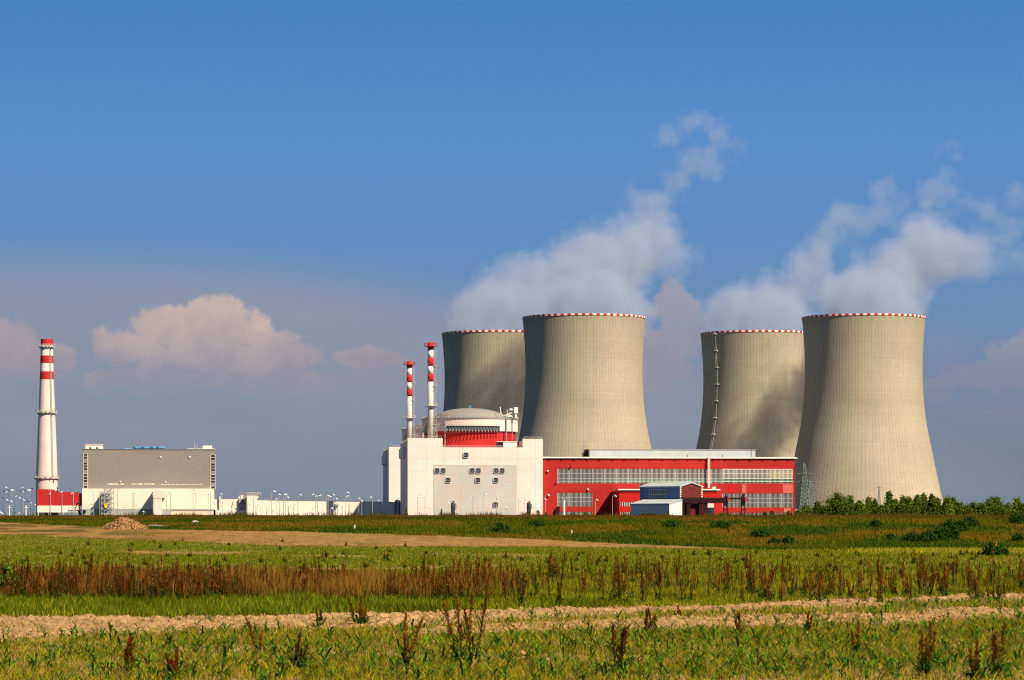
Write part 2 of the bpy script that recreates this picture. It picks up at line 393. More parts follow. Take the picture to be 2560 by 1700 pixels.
C_SOIL = np.array([.39, .240, .105]); C_TAN = np.array([.34, .185, .055])
def ground_color(x, y):
    z = zones(x, y); r = z['rw']; px = z['px']; n = fbm(x / 1.1, y / 2.0, 4, 11); n2 = fbm(x / 7, y / 16, 4, 12); n3 = fbm(x / .35, y / .5, 3, 13)
    def C(c): return np.array(c)[None, :] * np.ones((len(x), 1))
    def mx(a, b, w): return a * (1 - w[:, None]) + b * w[:, None]
    # crest / bank grass
    c = mx(C([.095, .085, .006]), C([.135, .085, .010]), sst(.4, .62, n2))
    c = mx(c, C([.035, .060, .004]), sst(.50, .64, fbm(x / 9, y / 14, 4, 21)) * .8)
    c = mx(c, C([.095, .040, .010]), (1 - sst(1293, 1303, r)) * .8)
    left = (1 - sst(500, 1500, px))
    c = mx(c, mx(C([.040, .060, .005]), C([.085, .055, .010]), sst(.45, .6, n2)), left * .7)
    # mid field green
    edge = np.where(px < 1850, z['tb'], 1372)
    mid = sst(-2, 3, r - edge)
    gm = mx(C([.10, .135, .004]), C([.165, .150, .010]), sst(.40, .66, n2))
    gm = mx(gm, C([.24, .17, .06]), sst(.56, .70, fbm(x / 3, y / 5, 4, 31)) * .55)
    c = mx(c, gm, mid)
    c = mx(c, C(C_TAN), z['tan'] * (.92 - .45 * sst(.5, .68, n)))
    c = mx(c, C(C_TAN), np.maximum(z['tan2'], z['tan3']) * .75)
    # near green strip
    gn = sst(-4, 4, r - 1440)
    g2 = mx(C([.09, .13, .006]), C([.15, .145, .01]), sst(.4, .65, n2 * .6 + .4 * sst(900, 1800, px)))
    c = mx(c, g2, gn)
    # maize field in front
    fr = sst(-3, 3, r - z['T1'])
    w = sst(.36, .62, n * .6 + .4 * n2)
    c = mx(c, mx(C(C_SOIL), C([.21, .16, .025]), .15 + .6 * w), fr)
    c = mx(c, C(C_SOIL) * (.80 + .4 * n3[:, None]), z['soil1']); c = mx(c, C(C_SOIL) * (.80 + .4 * n3[:, None]), z['soil2'] * .75)
    c = mx(c, C([.038, .046, .028]), sst(425, 470, y))
    return c * (.85 + .3 * n[:, None])

def make_ground():
    ys = [6.]
    while ys[-1] < 9000:
        y = ys[-1]; ys.append(y + (y * .08 if y < 42 else y * .0016 if y < 108 else y * .005 if y < 430 else y * .05))
    ys = np.array(ys)
    fine = np.linspace(-.185, .185, 620); side = .185 + 1.1 * np.linspace(0, 1, 26)[1:] ** 1.6
    tn = np.concatenate([-side[::-1], fine, side])
    nx, ny = len(tn), len(ys)
    X = ys[:, None] * tn[None, :]; Y = np.repeat(ys[:, None], nx, 1)
    x, y = X.ravel(), Y.ravel(); z = ground_z(x, y); zo = zones(x, y)
    sm = np.maximum(zo['soil1'], zo['soil2'] * .8); front = sst(-2, 4, zo['rw'] - zo['T1']) * (y > 40)
    cl = fbm(x / .30, y / .42, 4, 41); big = fbm(x / 1.3, y / 1.9, 3, 42)
    ff_ = fbm(x / .13, y / .2, 2, 45); z = z + sm * (np.abs(cl - .5) * .24 + (big - .45) * .07 + (ff_ - .5) * .12 + .02) + front * (fbm(x / .25, y / .35, 3, 43) - .5) * .10
    z = z + ((fbm(x / .8, y / 1.2, 3, 44) - .5) * .06) * (y < 420)
    col = ground_color(x, y)
    i = np.arange(ny - 1)[:, None] * nx + np.arange(nx - 1)[None, :]; i = i.ravel()
    faces = np.stack([i, i + 1, i + nx + 1, i + nx], 1)
    m = bpy.data.materials.new('field_ground'); m.use_nodes = True
    t = m.node_tree; T = NT(t); b = t.nodes['Principled BSDF']; b.inputs['Roughness'].default_value = .95; b.inputs['Specular IOR Level'].default_value = .1
    a = T.n('ShaderNodeAttribute', attribute_name='col'); co = T.n('ShaderNodeTexCoord').outputs['Object']
    f1 = T.noise(co, 5, 5, .65); f2 = T.noise(T.v('MULTIPLY', co, (1, .35, 1)), .9, 5, .65)
    c = T.mix(1.0, a.outputs['Color'], T.mix(T.mr(f1, .3, .7), (.62, .62, .62), (1.3, 1.3, 1.3)), 'MULTIPLY')
    c = T.mix(1.0, c, T.mix(T.mr(f2, .3, .7), (.75, .75, .75), (1.2, 1.2, 1.2)), 'MULTIPLY')
    t.links.new(c, b.inputs['Base Color'])
    bp = T.n('ShaderNodeBump'); bp.inputs['Strength'].default_value = .6; bp.inputs['Distance'].default_value = .05
    t.links.new(f1, bp.inputs['Height']); t.links.new(bp.outputs[0], b.inputs['Normal'])
    M['ground'] = m
    me = np_mesh('ground', np.stack([x, y, z], 1), faces, col, 'ground', True)
    o = link('ground', me); tag(o, kind='structure')
make_ground()

# ================================================================== COOLING TOWERS
def tower_mat(name, rgb, dirt):
    m = bpy.data.materials.new(name); m.use_nodes = True
    t = m.node_tree; T = NT(t); b = t.nodes['Principled BSDF']; b.inputs['Roughness'].default_value = .9; b.inputs['Specular IOR Level'].default_value = .1
    uv = T.n('ShaderNodeUVMap', uv_map='UVMap').outputs[0]; u, v = T.sep(uv)[:2]
    co = T.n('ShaderNodeTexCoord').outputs['Object']
    fu = T.m('FRACT', T.m('MULTIPLY', u, 116)); rib = T.mr(T.m('ABSOLUTE', T.m('SUBTRACT', fu, .5)), .0, .12, 1, 0)
    fv = T.m('FRACT', T.m('DIVIDE', v, 1.45)); joint = T.m('LESS_THAN', fv, .14)
    n1 = T.noise(co, .035, 5, .6); n2 = T.noise(T.xyz(T.m('MULTIPLY', u, 130), T.m('MULTIPLY', v, .035), 0.), 1.0, 5, .65)
    n3 = T.noise(T.xyz(T.m('MULTIPLY', u, 96), T.m('MULTIPLY', v, .35), 2.), 1.3, 3, .7)
    c = T.mix(T.mr(n1, .35, .65), tuple(x * .88 for x in rgb), tuple(x * 1.10 for x in rgb))
    c = T.mix(T.mr(n2, .48, .78, 0, dirt), c, tuple(x * .55 for x in rgb))
    c = T.mix(T.m('MULTIPLY', rib, T.mr(n3, .35, .65, .05, .62)), c, tuple(x * .38 for x in rgb))
    c = T.mix(T.m('MULTIPLY', joint, T.mr(n3, .4, .7, .0, .22)), c, tuple(x * .4 for x in rgb))
    cell = T.n('ShaderNodeTexWhiteNoise', noise_dimensions='3D'); T.put(cell.inputs['Vector'], T.xyz(T.m('FLOOR', T.m('MULTIPLY', u, 116)), T.m('FLOOR', T.m('DIVIDE', v, 1.45)), 4.))
    lift = T.n('ShaderNodeTexWhiteNoise', noise_dimensions='3D'); T.put(lift.inputs['Vector'], T.xyz(T.m('FLOOR', T.m('DIVIDE', v, 1.45)), 2., dirt))
    pt = T.noise(co, .07, 6, .7)
    c = T.mix(T.m('MULTIPLY', cell.outputs['Value'], .08), c, tuple(x * .5 for x in rgb)); c = T.mix(T.m('MULTIPLY', lift.outputs['Value'], .12), c, tuple(x * .5 for x in rgb)); c = T.mix(T.mr(pt, .5, .75, 0, .32), c, tuple(x * .55 for x in rgb))
    top = T.mr(v, 118, 134, 0, .35); c = T.mix(T.m('MULTIPLY', top, T.mr(n2, .3, .7)), c, tuple(x * .6 for x in (rgb[0], rgb[1], rgb[2])))
    t.links.new(c, b.inputs['Base Color'])
    bp = T.n('ShaderNodeBump'); bp.inputs['Strength'].default_value = .3; bp.inputs['Distance'].default_value = .25
    t.links.new(rib, bp.inputs['Height']); t.links.new(bp.outputs[0], b.inputs['Normal'])
    return m
M['tower_a'] = tower_mat('tower_concrete_warm', (.42, .365, .265), .30)
M['tower_b'] = tower_mat('tower_concrete', (.41, .362, .265), .45)

TP = np.array([(-3, 56.2), (2, 54.9), (8.6, 53.2), (17, 51.2), (25.6, 49.3), (36, 47.1), (46.9, 44.9), (57.6, 42.7), (68, 41.0), (79, 39.8), (95, 39.0), (105, 39.05), (113.6, 39.4), (125, 40.2), (133.6, 40.9)])
def tower_r(z):
    # smooth interpolation of the measured outline
    zz = TP[:, 0]; rr = TP[:, 1]
    d = np.gradient(rr, zz); i = np.clip(np.searchsorted(zz, z) - 1, 0, len(zz) - 2); h = zz[i + 1] - zz[i]; t = (z - zz[i]) / h
    return rr[i] * (2 * t ** 3 - 3 * t ** 2 + 1) + d[i] * h * (t ** 3 - 2 * t ** 2 + t) + rr[i + 1] * (-2 * t ** 3 + 3 * t ** 2) + d[i + 1] * h * (t ** 3 - t ** 2)
def uv_shell(o, seg, zs):
    me = o.data; uvl = me.uv_layers.new(name='UVMap')
    li = np.empty(len(me.loops), dtype=np.int32); me.loops.foreach_get('vertex_index', li)
    j = li % seg; i = li // seg; u = j / seg
    u4 = u.reshape(-1, 4).copy(); wrap = (u4.max(1) - u4.min(1)) > .5
    u4[wrap] = np.where(u4[wrap] < .5, u4[wrap] + 1, u4[wrap])
    uvs = np.stack([u4.ravel(), np.array(zs)[i]], 1).astype(np.float32); uvl.data.foreach_set('uv', uvs.ravel())
def cooling_tower(px, D, label, mname, extra=None):
    x = (px - CX) / F * D
    t = empty('cooling_tower', (x, D, GZ), 0, label, 'cooling tower', 'four concrete cooling towers')
    seg = 192; zs = list(np.linspace(-1.5, 133.2, 62))
    mb = MB(WF); mb.lathe(x, D, [(tower_r(z), z + EYE) for z in zs], seg)
    sh = mb.build('shell', mname, t); uv_shell(sh, seg, zs)
    mb = MB(WF); mb.lathe(x, D, [(tower_r(z) - .9, z + EYE) for z in zs[::-1]], 96); mb.build('inner_shell', 'slab', t)
    mb = MB(WF)                     # chequered walkway rim
    r = tower_r(133.2); z0 = 132.9 + EYE
    prof = [(r + .02, z0), (r + .3, z0), (r + .3, z0 + 1.25), (r - 1.0, z0 + 1.25), (r - 1.0, z0)]
    mb.lathe(x, D, prof, 324, mf=lambda i, j: 1 if (j // 3) % 2 else 0, sm=False); mb.build('rim', ['redpaint', 'white_plain'], t)
    if extra == 'ladder':           # caged ladder with landings facing the camera
        mb = MB(WF); ang = R(-90) - R(51.5); pts = []
        for z in np.arange(6, 133, 3.0):
            rr = tower_r(z) + .7; a_ = ang
            pts.append((x + rr * math.cos(a_), D + rr * math.sin(a_), z + EYE))
        tx, ty = -math.sin(ang), math.cos(ang)
        for s_ in (-.75, .75):
            mb.tube([(q_[0] + tx * s_, q_[1] + ty * s_, q_[2]) for q_ in pts], .16, 4)
        for k_, q_ in enumerate(pts):
            mb.tube([(q_[0] - tx * .75, q_[1] - ty * .75, q_[2]), (q_[0] + tx * .75, q_[1] + ty * .75, q_[2])], .12, 4)
        mb.build('ladder', 'mull', t)
        for k_, q_ in enumerate(pts):
            if k_ % 4 == 2:
                mp = MB(WF); s_ = 1 if (k_ // 4) % 2 else -1
                mp.tube([(q_[0] - tx * 1.9, q_[1] - ty * 1.9, q_[2]), (q_[0] + tx * 1.9, q_[1] + ty * 1.9, q_[2])], .55, 4); mp.build('landing', 'mull', t)
    return t
T1o = cooling_tower(1460, 2120, 'large pale cooling tower, front of the left pair, right behind the reactor dome', 'tower_a')
T2o = cooling_tower(2159, 2120, 'largest looking concrete cooling tower in front, right pair, beyond the row of young trees', 'tower_a')
T3o = cooling_tower(1246, 2304, 'rear cooling tower of the left pair, half hidden, seen above the reactor dome', 'tower_b')
T4o = cooling_tower(1893, 2304, 'rear cooling tower of the right pair with a ladder up its shaded side', 'tower_b', 'ladder')

# ================================================================== REACTOR BUILDINGS
FR = (A(1357, 0))                    # right end of the front
def reactor(db, detailed, label, group):
    org = PF(0, db, GZ)
    t = empty('reactor_building', org, TH, label, 'reactor building', group)
    def fr(a, b, z): return PF(a, b + db, z)
    X0, X1 = 0.0, FR; DEP = 68
    zt = Z(1095.5, 1060, 0); zm = Z(1118.4, 1180, 0); zr = Z(1097, 1330, 0)
    xa, xb = A(1106.5, 0), A(1307, 0)
    mb = MB(fr)
    poly = [(X0, GZ - .5), (X1, GZ - .5), (X1, zr), (xb, zr), (xb, zm), (xa, zm), (xa, zt), (X0, zt)]
    mb.prism(poly, 0, 4); mb.box(X0, X0 + 4, 4, DEP, GZ - .5, zt - 1.2); mb.box(X1 - 4, X1, 4, DEP, GZ - .5, zr - .8); mb.box(X0 + 4, X1 - 4, 4, DEP, GZ - .5, zm - 1.0)
    mb.box(X0 + 4, xa, 4, 22, zm - 1.0, zt - 1.1); mb.box(xb, X1 - 4, 4, 22, zm - 1.0, zr - .9)
    mb.build('wall', 'white', t)
    mb = MB(fr)
    mb.prism([(X0 - 1.2, zt - 9), (X0 - .02, zt - 9), (X0 - .02, zt - 3), (X0 - 1.2, zt - 4.5)], 20, 60); mb.build('side_canopy', 'white', t)
    # drum
    ca, cb = A(1174.6, 35), 35.0
    yt = Y_(1174, 35)
    def zc(py): return EYE + (HZ - py) * (yt - 24) / F
    zr1, zr0 = zc(1046), zc(1077.5)
    mb = MB(fr); mb.lathe(ca, cb, [(23.0, zm - 3), (23.0, zr0 + .3)], 72); mb.build('drum_wall', 'redpaint', t)
    mb = MB(fr); mb.lathe(ca, cb, [(22.8, zr0 + .2), (24.1, zr0 + .1), (24.1, zr1), (24.6, zr1 + .05), (24.6, zr1 + .45), (22.0, zr1 + .5)], 72, sm=False); mb.build('drum_ring', 'pinkwhite', t)
    mb = MB(fr); mb.lathe(ca, cb, [(24.62, zr1 + .1), (24.62, zr1 + .5), (23.8, zr1 + .6)], 72, sm=False); mb.build('ring_edge', 'louvre', t)
    mb = MB(fr); hd = 5.0; rd = 17.5; mb.lathe(ca, cb, [(24.0, zr1 + .55), (19.5, zr1 + .7), (17.8, zr1 + .9)] + [(rd * math.cos(e), zr1 + .9 + hd * math.sin(e)) for e in np.linspace(.12, math.pi / 2 - .001, 12)], 72)
    mb.build('dome', 'domegrey', t)
    mb = MB(fr)
    for k_ in range(72):
        an = 2 * math.pi * k_ / 72; r_ = 24.1; x, y = ca + r_ * math.cos(an), cb + r_ * math.sin(an)
        mb.tube([(x, y, zr1 + .3), (x, y, zr1 + 1.6)], .07, 4, caps=False)
        an2 = an + 2 * math.pi / 72
        for hh in (1.0, 1.6): mb.tube([(x, y, zr1 + hh), (ca + r_ * math.cos(an2), cb + r_ * math.sin(an2), zr1 + hh)], .06, 4, caps=False)
        if k_ % 3 == 0: mb.box(x - .35, x + .35, y - .35, y + .35, zr1 + .4, zr1 + 1.2)
    mb.build('roof_railing', 'steel', t)
    mb = MB(fr); mb.tube([(ca, cb, zr1 + 5.5), (ca, cb, zr1 + 7.2)], .5, 8); mb.tube([(ca - .7, cb, zr1 + 6.4), (ca + .9, cb, zr1 + 6.9)], .35, 6); mb.build('lightning_mast', 'blue', t)
    # louvre band with outlet pipes
    def ang(px_, r_=24.2):
        s_ = (A(px_, cb - 20) - ca) / r_
        return math.asin(max(-1, min(1, s_))) - math.pi / 2
    def louv(p0, p1, nseg, pipes):
        t0, t1 = ang(p0), ang(p1)
        mb = MB(fr); za, zb = zc(1077.0), zc(1064.5)
        mb.lathe(ca, cb, [(24.05, za), (24.5, za), (24.5, zb), (24.05, zb)], 40, t0=t0, t1=t1, sm=False); g = mb.build('louvre_band', 'darkgrey', t)
        mb = MB(fr)
        for k_ in range(nseg + 1):
            a_ = t0 + (t1 - t0) * k_ / nseg
            c_, s_ = math.cos(a_), math.sin(a_)
            mb.tube([(ca + 24.6 * c_, cb + 24.6 * s_, za), (ca + 24.9 * c_, cb + 24.9 * s_, zb)], .14, 4)
        for zz in (za + .1, (za + zb) / 2, zb - .05):
            mb.lathe(ca, cb, [(24.5, zz), (24.75, zz), (24.75, zz + .18), (24.5, zz + .18)], 40, t0=t0, t1=t1, sm=False)
        mb.build('louvre_frame', 'louvre', t)
        for k_ in range(pipes):
            for dd in (-.35, .35):
                a_ = t0 + (t1 - t0) * (k_ + .5 + dd * .75) / pipes
                c_, s_ = math.cos(a_), math.sin(a_); mp = MB(fr)
                mp.tube([(ca + 24.3 * c_, cb + 24.3 * s_, za + .95), (ca + 25.6 * c_, cb + 25.6 * s_, za + .35), (ca + 26.1 * c_, cb + 26.1 * s_, za - .75)], .30, 6); mp.build('outlet_pipe', 'louvre', t)
    if detailed: louv(1117, 1247.5, 18, 9)
    mb = MB(fr)                    # dark hood on the left of the drum
    a_ = ang(1064) if True else 0
    mb.prism([(ca - 24.4, zr0 - .5), (ca - 20.5, zr0 - 1.2), (ca - 20.5, zr0 + 3.6), (ca - 22.5, zr0 + 4.4)], cb - 15, cb - 12); mb.build('side_hood', 'dark', t)
    for px_ in (1095, 1113.5, 1264.5, 1281):
        mb = MB(fr); a_ = ang(px_); c_, s_ = math.cos(a_), math.sin(a_); r_ = .22 if px_ in (1095, 1281) else .38
        mb.tube([(ca + 24.7 * c_, cb + 24.7 * s_, zr1), (ca + 24.7 * c_, cb + 24.7 * s_, zm - 1)], r_, 6)
        mb.build('down_pipe', 'louvre', t)
    mb = MB(fr); mb.rail([(X0 + 1, .6, zt), (xa - .5, .6, zt)], 1.1); mb.rail([(xb + .5, .6, zr), (X1 - .5, .6, zr)], 1.1); mb.rail([(xa + .5, 2, zm), (xb - .5, 2, zm)], 1.0)
    mb.rail([(X0 + .4, 4, zt - 1.2), (X0 + .4, DEP, zt - 1.2)], 1.1); mb.build('parapet_railing', 'steel', t)
    if not detailed: return t
    mb = MB(fr); mb.box(A(1084, 0), A(1292, 0), -.14, -.003, GZ - .4, Z(1161.5, 1180, 0)); mb.build('facade_panel', 'panel', t)
    wz = [(1164.7, 1137.5), (1092.5, 1176.6), (1107.8, 1176.6), (1180.3, 1176.6), (1195.6, 1176.6), (1240.5, 1176.6), (1255.1, 1176.6), (1120.2, 1200.4), (1194.3, 1200.4), (1239.5, 1200.4), (1238.9, 1261.2)]
    for k_, (px_, py_) in enumerate(wz):
        a_ = A(px_, 0); z_ = Z(py_, px_, 0)
        mb = MB(fr); mb.ring(a_, -.55, z_, 1.42, 1.12, .0, 5); w = mb.build('window', 'mull', t)
        mb = MB(fr); mb.box(a_ - 1.2, a_ + 1.2, -.30, -.16, z_ - 1.2, z_ + 1.2); mb.build('pane', 'glass', w)
        mb = MB(fr); mb.box(a_ - .8, a_ - .35, -.42, -.31, z_ - .4, z_ + .45); mb.box(a_ - .05, a_ + .3, -.45, -.31, z_ - .5, z_ + .3); mb.tube([(a_ + .6, -.4, z_ - .9), (a_ + .6, -.4, z_ + .9)], .1, 4); mb.build('louvre', 'louvre', w)
    mb = MB(fr); a0, a1 = A(1243, 6), A(1258, 6); z0 = zm - .9; z1 = Z(1104.5, 1250, 6)
    mb.box(a0, a1, 5.5, 11, z0, z1); mb.build('roof_hatch', 'darkgrey', t)
    mb = MB(fr); mb.box(A(1258, 5), A(1292, 5), 4.6, 12, z0, Z(1105, 1270, 5)); mb.box(A(1242, 5), A(1293, 5), 4.3, 12.2, Z(1105, 1270, 5), Z(1103.6, 1270, 5)); mb.build('roof_cabin', 'white_plain', t)
    # antennas and boxes on the ring at the right
    mb = MB(fr); zb_ = zr1 + .5
    a_, b_ = A(1282, 20), 20.
    mb.box(A(1285, 20), A(1294, 20), 18.5, 21, zb_ + 2.4, zb_ + 5.4); mb.box(A(1287, 20), A(1292, 20), 19, 20.5, zb_ + .2, zb_ + 2.4)
    mb.box(A(1266, 20), A(1280, 20), 19.4, 20.4, zb_ + .6, zb_ + 1.4); mb.tube([(A(1258, 20), 20, zb_ + 1), (A(1280, 20), 20, zb_ + 2.6)], .3, 5)
    mb.tube([(A(1250, 20), 20, zb_ + 5.6), (A(1252, 20), 20, zb_ + 2.4), (A(1258, 20), 20, zb_ + .9)], .25, 5)
    mb.lathe(A(1277, 20), 20, [(.1, zb_ + 3.6), (1.1, zb_ + 3.9), (1.1, zb_ + 4.5), (.1, zb_ + 4.8)], 10)
    for px_ in (1268, 1274, 1281, 1284): mb.tube([(A(px_, 20), 20, zb_), (A(px_, 20), 20, zb_ + 4.2)], .14, 4)
    mb.build('roof_equipment', 'white_plain', t)
    return t
RB1 = reactor(0, True, 'white reactor building with red drum, grey dome and small framed windows', 'twin reactor buildings')
RB2 = reactor(190, False, 'second reactor building mostly hidden behind the first, only its left edge showing', 'twin reactor buildings')

def vent_stack(db, label):
    px0 = 1076.5; b0 = 9.0; a = A(px0, b0); D = Y_(px0, b0)
    def zz(py): return EYE + (HZ - py) * D / F
    t = empty('ventilation_stack', PF(a, b0 + db, zz(1100)), TH, label, 'ventilation stack', 'red and white ventilation stacks')
    def fr(a_, b_, z_): return PF(a_, b_ + db, z_)
    zt, zb = zz(856), zz(1098); r = 1.42
    lv = [856, 874.5, 895.4, 915, 934.5, 954, 1098]; cols = [0, 1, 0, 1, 0, 2]
    mb = MB(fr)
    for k_ in range(6):
        z1, z0 = zz(lv[k_]), zz(lv[k_ + 1])
        rr = r * (1.05 if cols[k_] == 0 else 1.0)
        mb.lathe(a, b0, [(rr - .12, z0), (rr, z0 + .02), (rr, z1 - .02), (rr - .12, z1)], 24, cols[k_])
    mb.build('shaft', ['redpaint', 'white_plain', 'pipe'], t)
    for py_, w_, c_ in ((866, 3.6, 'redpaint'), (1015, 3.6, 'pipe')):
        mb = MB(fr); z_ = zz(py_)
        mb.lathe(a, b0, [(r, z_ - .9), (r + .5, z_ - .1), (w_ - .2, z_), (w_ - .2, z_ + .16), (r, z_ + .18)], 20, sm=False)
        for k_ in range(16):
            an = 2 * math.pi * k_ / 16; x, y = a + (w_ - .3) * math.cos(an), b0 + (w_ - .3) * math.sin(an)
            mb.tube([(x, y, z_ + .3), (x, y, z_ + 1.5)], .07, 4, caps=False); an += 2 * math.pi / 16
            mb.tube([(x, y, z_ + 1.5), (a + (w_ - .3) * math.cos(an), b0 + (w_ - .3) * math.sin(an), z_ + 1.5)], .07, 4, caps=False)
        mb.build('platform', c_, t)
    for py_ in (915, 965, 1062, 1091):
        mb = MB(fr); z_ = zz(py_); mb.box(a + .8, a + 3.5, b0 - 1.2, b0 + 1.2, z_ - .15, z_ + .15)
        mb.tube([(a + 1.2, b0 - 1.3, z_ - 2.4), (a + 3.1, b0 - 1.3, z_)], .18, 4); mb.tube([(a + 3.3, b0 - 1.1, z_), (a + 3.3, b0 - 1.1, z_ + 1.2)], .08, 4); mb.build('landing', 'steel', t)
    mb = MB(fr)
    for s_ in (1.95, 2.75): mb.tube([(a + s_, b0 - .3, zb), (a + s_, b0 - .3, zz(870))], .12, 4)
    for z_ in np.arange(zb, zz(872), 1.2): mb.tube([(a + 1.95, b0 - .3, z_), (a + 2.75, b0 - .3, z_)], .08, 4, caps=False)
    mb.build('ladder', 'steel', t)
    mb = MB(fr)                       # helical fins
    for z0_ in (zz(895), zz(935), zz(965)):
        mb.tube([(a + 1.55 * math.cos(q_), b0 + 1.55 * math.sin(q_), z0_ - 4.5 + 5 * (q_ + 3.0) / 2.6) for q_ in np.linspace(-3.0, -2.1, 5)], .12, 4)
    mb.build('spiral_fin', 'white_plain', t)
vent_stack(0, 'taller red and white banded ventilation stack on the front reactor building')
vent_stack(190, 'shorter looking red and white ventilation stack further left on the hidden reactor building')

# grouped low structures left of reactor ------------------------------------------------
# ================================================================== TURBINE HALL
HB = 2.0
def wall_grid(mb, a0, a1, z0, z1, holes, b, rev=.5, m=0, frame_m=0):
    xs = sorted({a0, a1, *[h[0] for h in holes], *[h[1] for h in holes]}); zs = sorted({z0, z1, *[h[2] for h in holes], *[h[3] for h in holes]})
    for i in range(len(xs) - 1):
        for j in range(len(zs) - 1):
            cx_, cz_ = (xs[i] + xs[i + 1]) / 2, (zs[j] + zs[j + 1]) / 2
            if any(h[0] < cx_ < h[1] and h[2] < cz_ < h[3] for h in holes): continue
            mb.add([(xs[i], b, zs[j]), (xs[i + 1], b, zs[j]), (xs[i + 1], b, zs[j + 1]), (xs[i], b, zs[j + 1])], [(0, 1, 2, 3)], m)
    for (h0, h1, g0, g1) in holes:
        for P in ([(h0, g0), (h1, g0)], [(h1, g0), (h1, g1)], [(h1, g1), (h0, g1)], [(h0, g1), (h0, g0)]):
            mb.add([(P[0][0], b, P[0][1]), (P[1][0], b, P[1][1]), (P[1][0], b + rev, P[1][1]), (P[0][0], b + rev, P[0][1])], [(0, 1, 2, 3)], m)
def HZc(y6, px, b=HB): return Z(1080 + y6 * .29648, px, b)
def hall():
    a0, a1 = A(1357.3, HB), A(1986.5, HB); zt = (Z(1143.7, 1357, HB) + Z(1146.7, 1986, HB)) / 2
    t = empty('turbine_hall', PF((a0 + a1) / 2, HB, GZ), TH, 'long red turbine hall with bands of barred windows and grey roof box', 'industrial hall')
    pxs = lambda x6: 1320 + x6 * .29648
    wins = []
    zz = lambda y6: HZc(y6, 1650)
    xs = np.linspace(247, 2235, 21)
    for i in range(20): wins.append((pxs(xs[i]), pxs(xs[i + 1]), 310, 434, 'u', i))
    for i in range(3): wins.append((pxs(247 + i * 99.6), pxs(247 + (i + 1) * 99.6), 512, 628, 'l', i))
    for i in range(3): wins.append((pxs(247 + i * 99.6), pxs(247 + (i + 1) * 99.6), 672, 716, 'g', i))
    for i in range(6): wins.append((pxs(1637 + i * 99.6), pxs(1637 + (i + 1) * 99.6), 518, 636, 'r', i))
    for i in range(6): wins.append((pxs(1637 + i * 99.6), pxs(1637 + (i + 1) * 99.6), 680, 716, 'g', i))
    holes = [(A(w[0], HB), A(w[1], HB), zz(w[3]), zz(w[2])) for w in wins]
    strips = [(min(h[0] for h, w in zip(holes, wins) if key(w)), max(h[1] for h, w in zip(holes, wins) if key(w)), *[(h[2], h[3]) for h, w in zip(holes, wins) if key(w)][0])
              for key in (lambda w: w[4] == 'u', lambda w: w[4] == 'l', lambda w: w[4] == 'r', lambda w: w[4] == 'g' and w[0] < 1600, lambda w: w[4] == 'g' and w[0] > 1600)]
    DEP = 45
    mb = MB(); wall_grid(mb, a0, a1, GZ - .5, zt, strips, HB)
    mb.add([(a0, HB, GZ), (a0, HB + DEP, GZ), (a0, HB + DEP, zt), (a0, HB, zt), (a1, HB, GZ), (a1, HB + DEP, GZ), (a1, HB + DEP, zt), (a1, HB, zt)],
           [(0, 3, 2, 1), (4, 5, 6, 7), (1, 2, 6, 5)])
    mb.build('wall', 'red', t)
    mb = MB(); mb.add([(a0, HB + .5, zt + .01), (a1, HB + .5, zt + .01), (a1, HB + DEP, zt + .01), (a0, HB + DEP, zt + .01)], [(0, 1, 2, 3)]); mb.build('roof', 'greyband', t)
    mb = MB(); mb.box(a0 - .02, a1 + 1.4, HB - .9, HB - .003, zt - .15, zt + .22); mb.box(a0, a1 + .9, HB, HB + .5, zt + .02, zt + .5); mb.build('cornice', 'mullw', t)
    mb = MB()
    for k_ in range(20): a_ = a0 + (a1 - a0) * (k_ + .5) / 20; mb.box(a_ - .2, a_ + .2, HB - .8, HB - .01, zt - .9, zt - .27)
    mb.build('cornice_brackets', 'maroon', t)
    for (x0, x1, yb, yt_, kind, i), h in zip([(w[0], w[1], w[3], w[2], w[4], w[5]) for w in wins], holes):
        h0, h1, g0, g1 = h; W_ = h1 - h0; H_ = g1 - g0
        mb = MB(); n = 8; white = kind == 'u' and i >= 14
        mm = 1 if white else 0
        for j in range(n + 1):
            a_ = h0 + .55 + (W_ - .85) * j / n; r_ = .095
            mb.box(a_ - r_, a_ + r_, HB + .08, HB + .26, g0 + (.34 * H_ if white else 0), g1 - .02, mm)
            if white: mb.box(a_ - .07, a_ + .07, HB + .08, HB + .24, g0, g0 + .33 * H_, 0)
        for fz in ({'u': (.14, .34, .66), 'l': (.33, .66), 'r': (.33, .66), 'g': ()}[kind]):
            mb.box(h0, h1, HB + .04, HB + .30, g0 + fz * H_ - .11, g0 + fz * H_ + .11, mm)
        if white: mb.box(h0 + .2, h1 - .2, HB + .04, HB + .3, g1 - .3, g1 - .02, 1)
        mb.box(h0 - .02, h0 + .26, HB + .02, HB + .34, g0 + .004, g1 - .004, 0); mb.box(h0 + .27, h0 + .52, HB + .30, HB + .34, g0, g1, 2)
        wn = mb.build('window', ['mull', 'mullw', 'dark'], t)
        mb = MB(); b_ = HB + .42
        def q4(z0_, z1_, m_): mb.add([(h0, b_, z0_), (h1, b_, z0_), (h1, b_, z1_), (h0, b_, z1_)], [(0, 1, 2, 3)], m_)
        if kind == 'u' and i >= 3:
            q4(g0, g0 + .12 * H_, 0); q4(g0 + .12 * H_, g0 + .30 * H_, 1); q4(g0 + .30 * H_, g1, 2 if i < 16 else (3 if i >= 18 else 0))
        elif kind == 'u': q4(g0, g0 + .33 * H_, 4); q4(g0 + .33 * H_, g1, 0)
        else: q4(g0, g1, 4 if kind != 'u' and i % 2 else 0)
        mb.build('pane', ['glass', 'glass_green', 'glass_red', 'glass_yel', 'glass_blue'], wn)
    # roof box
    r0, r1 = A(1474, 16), A(1888.5, 16)
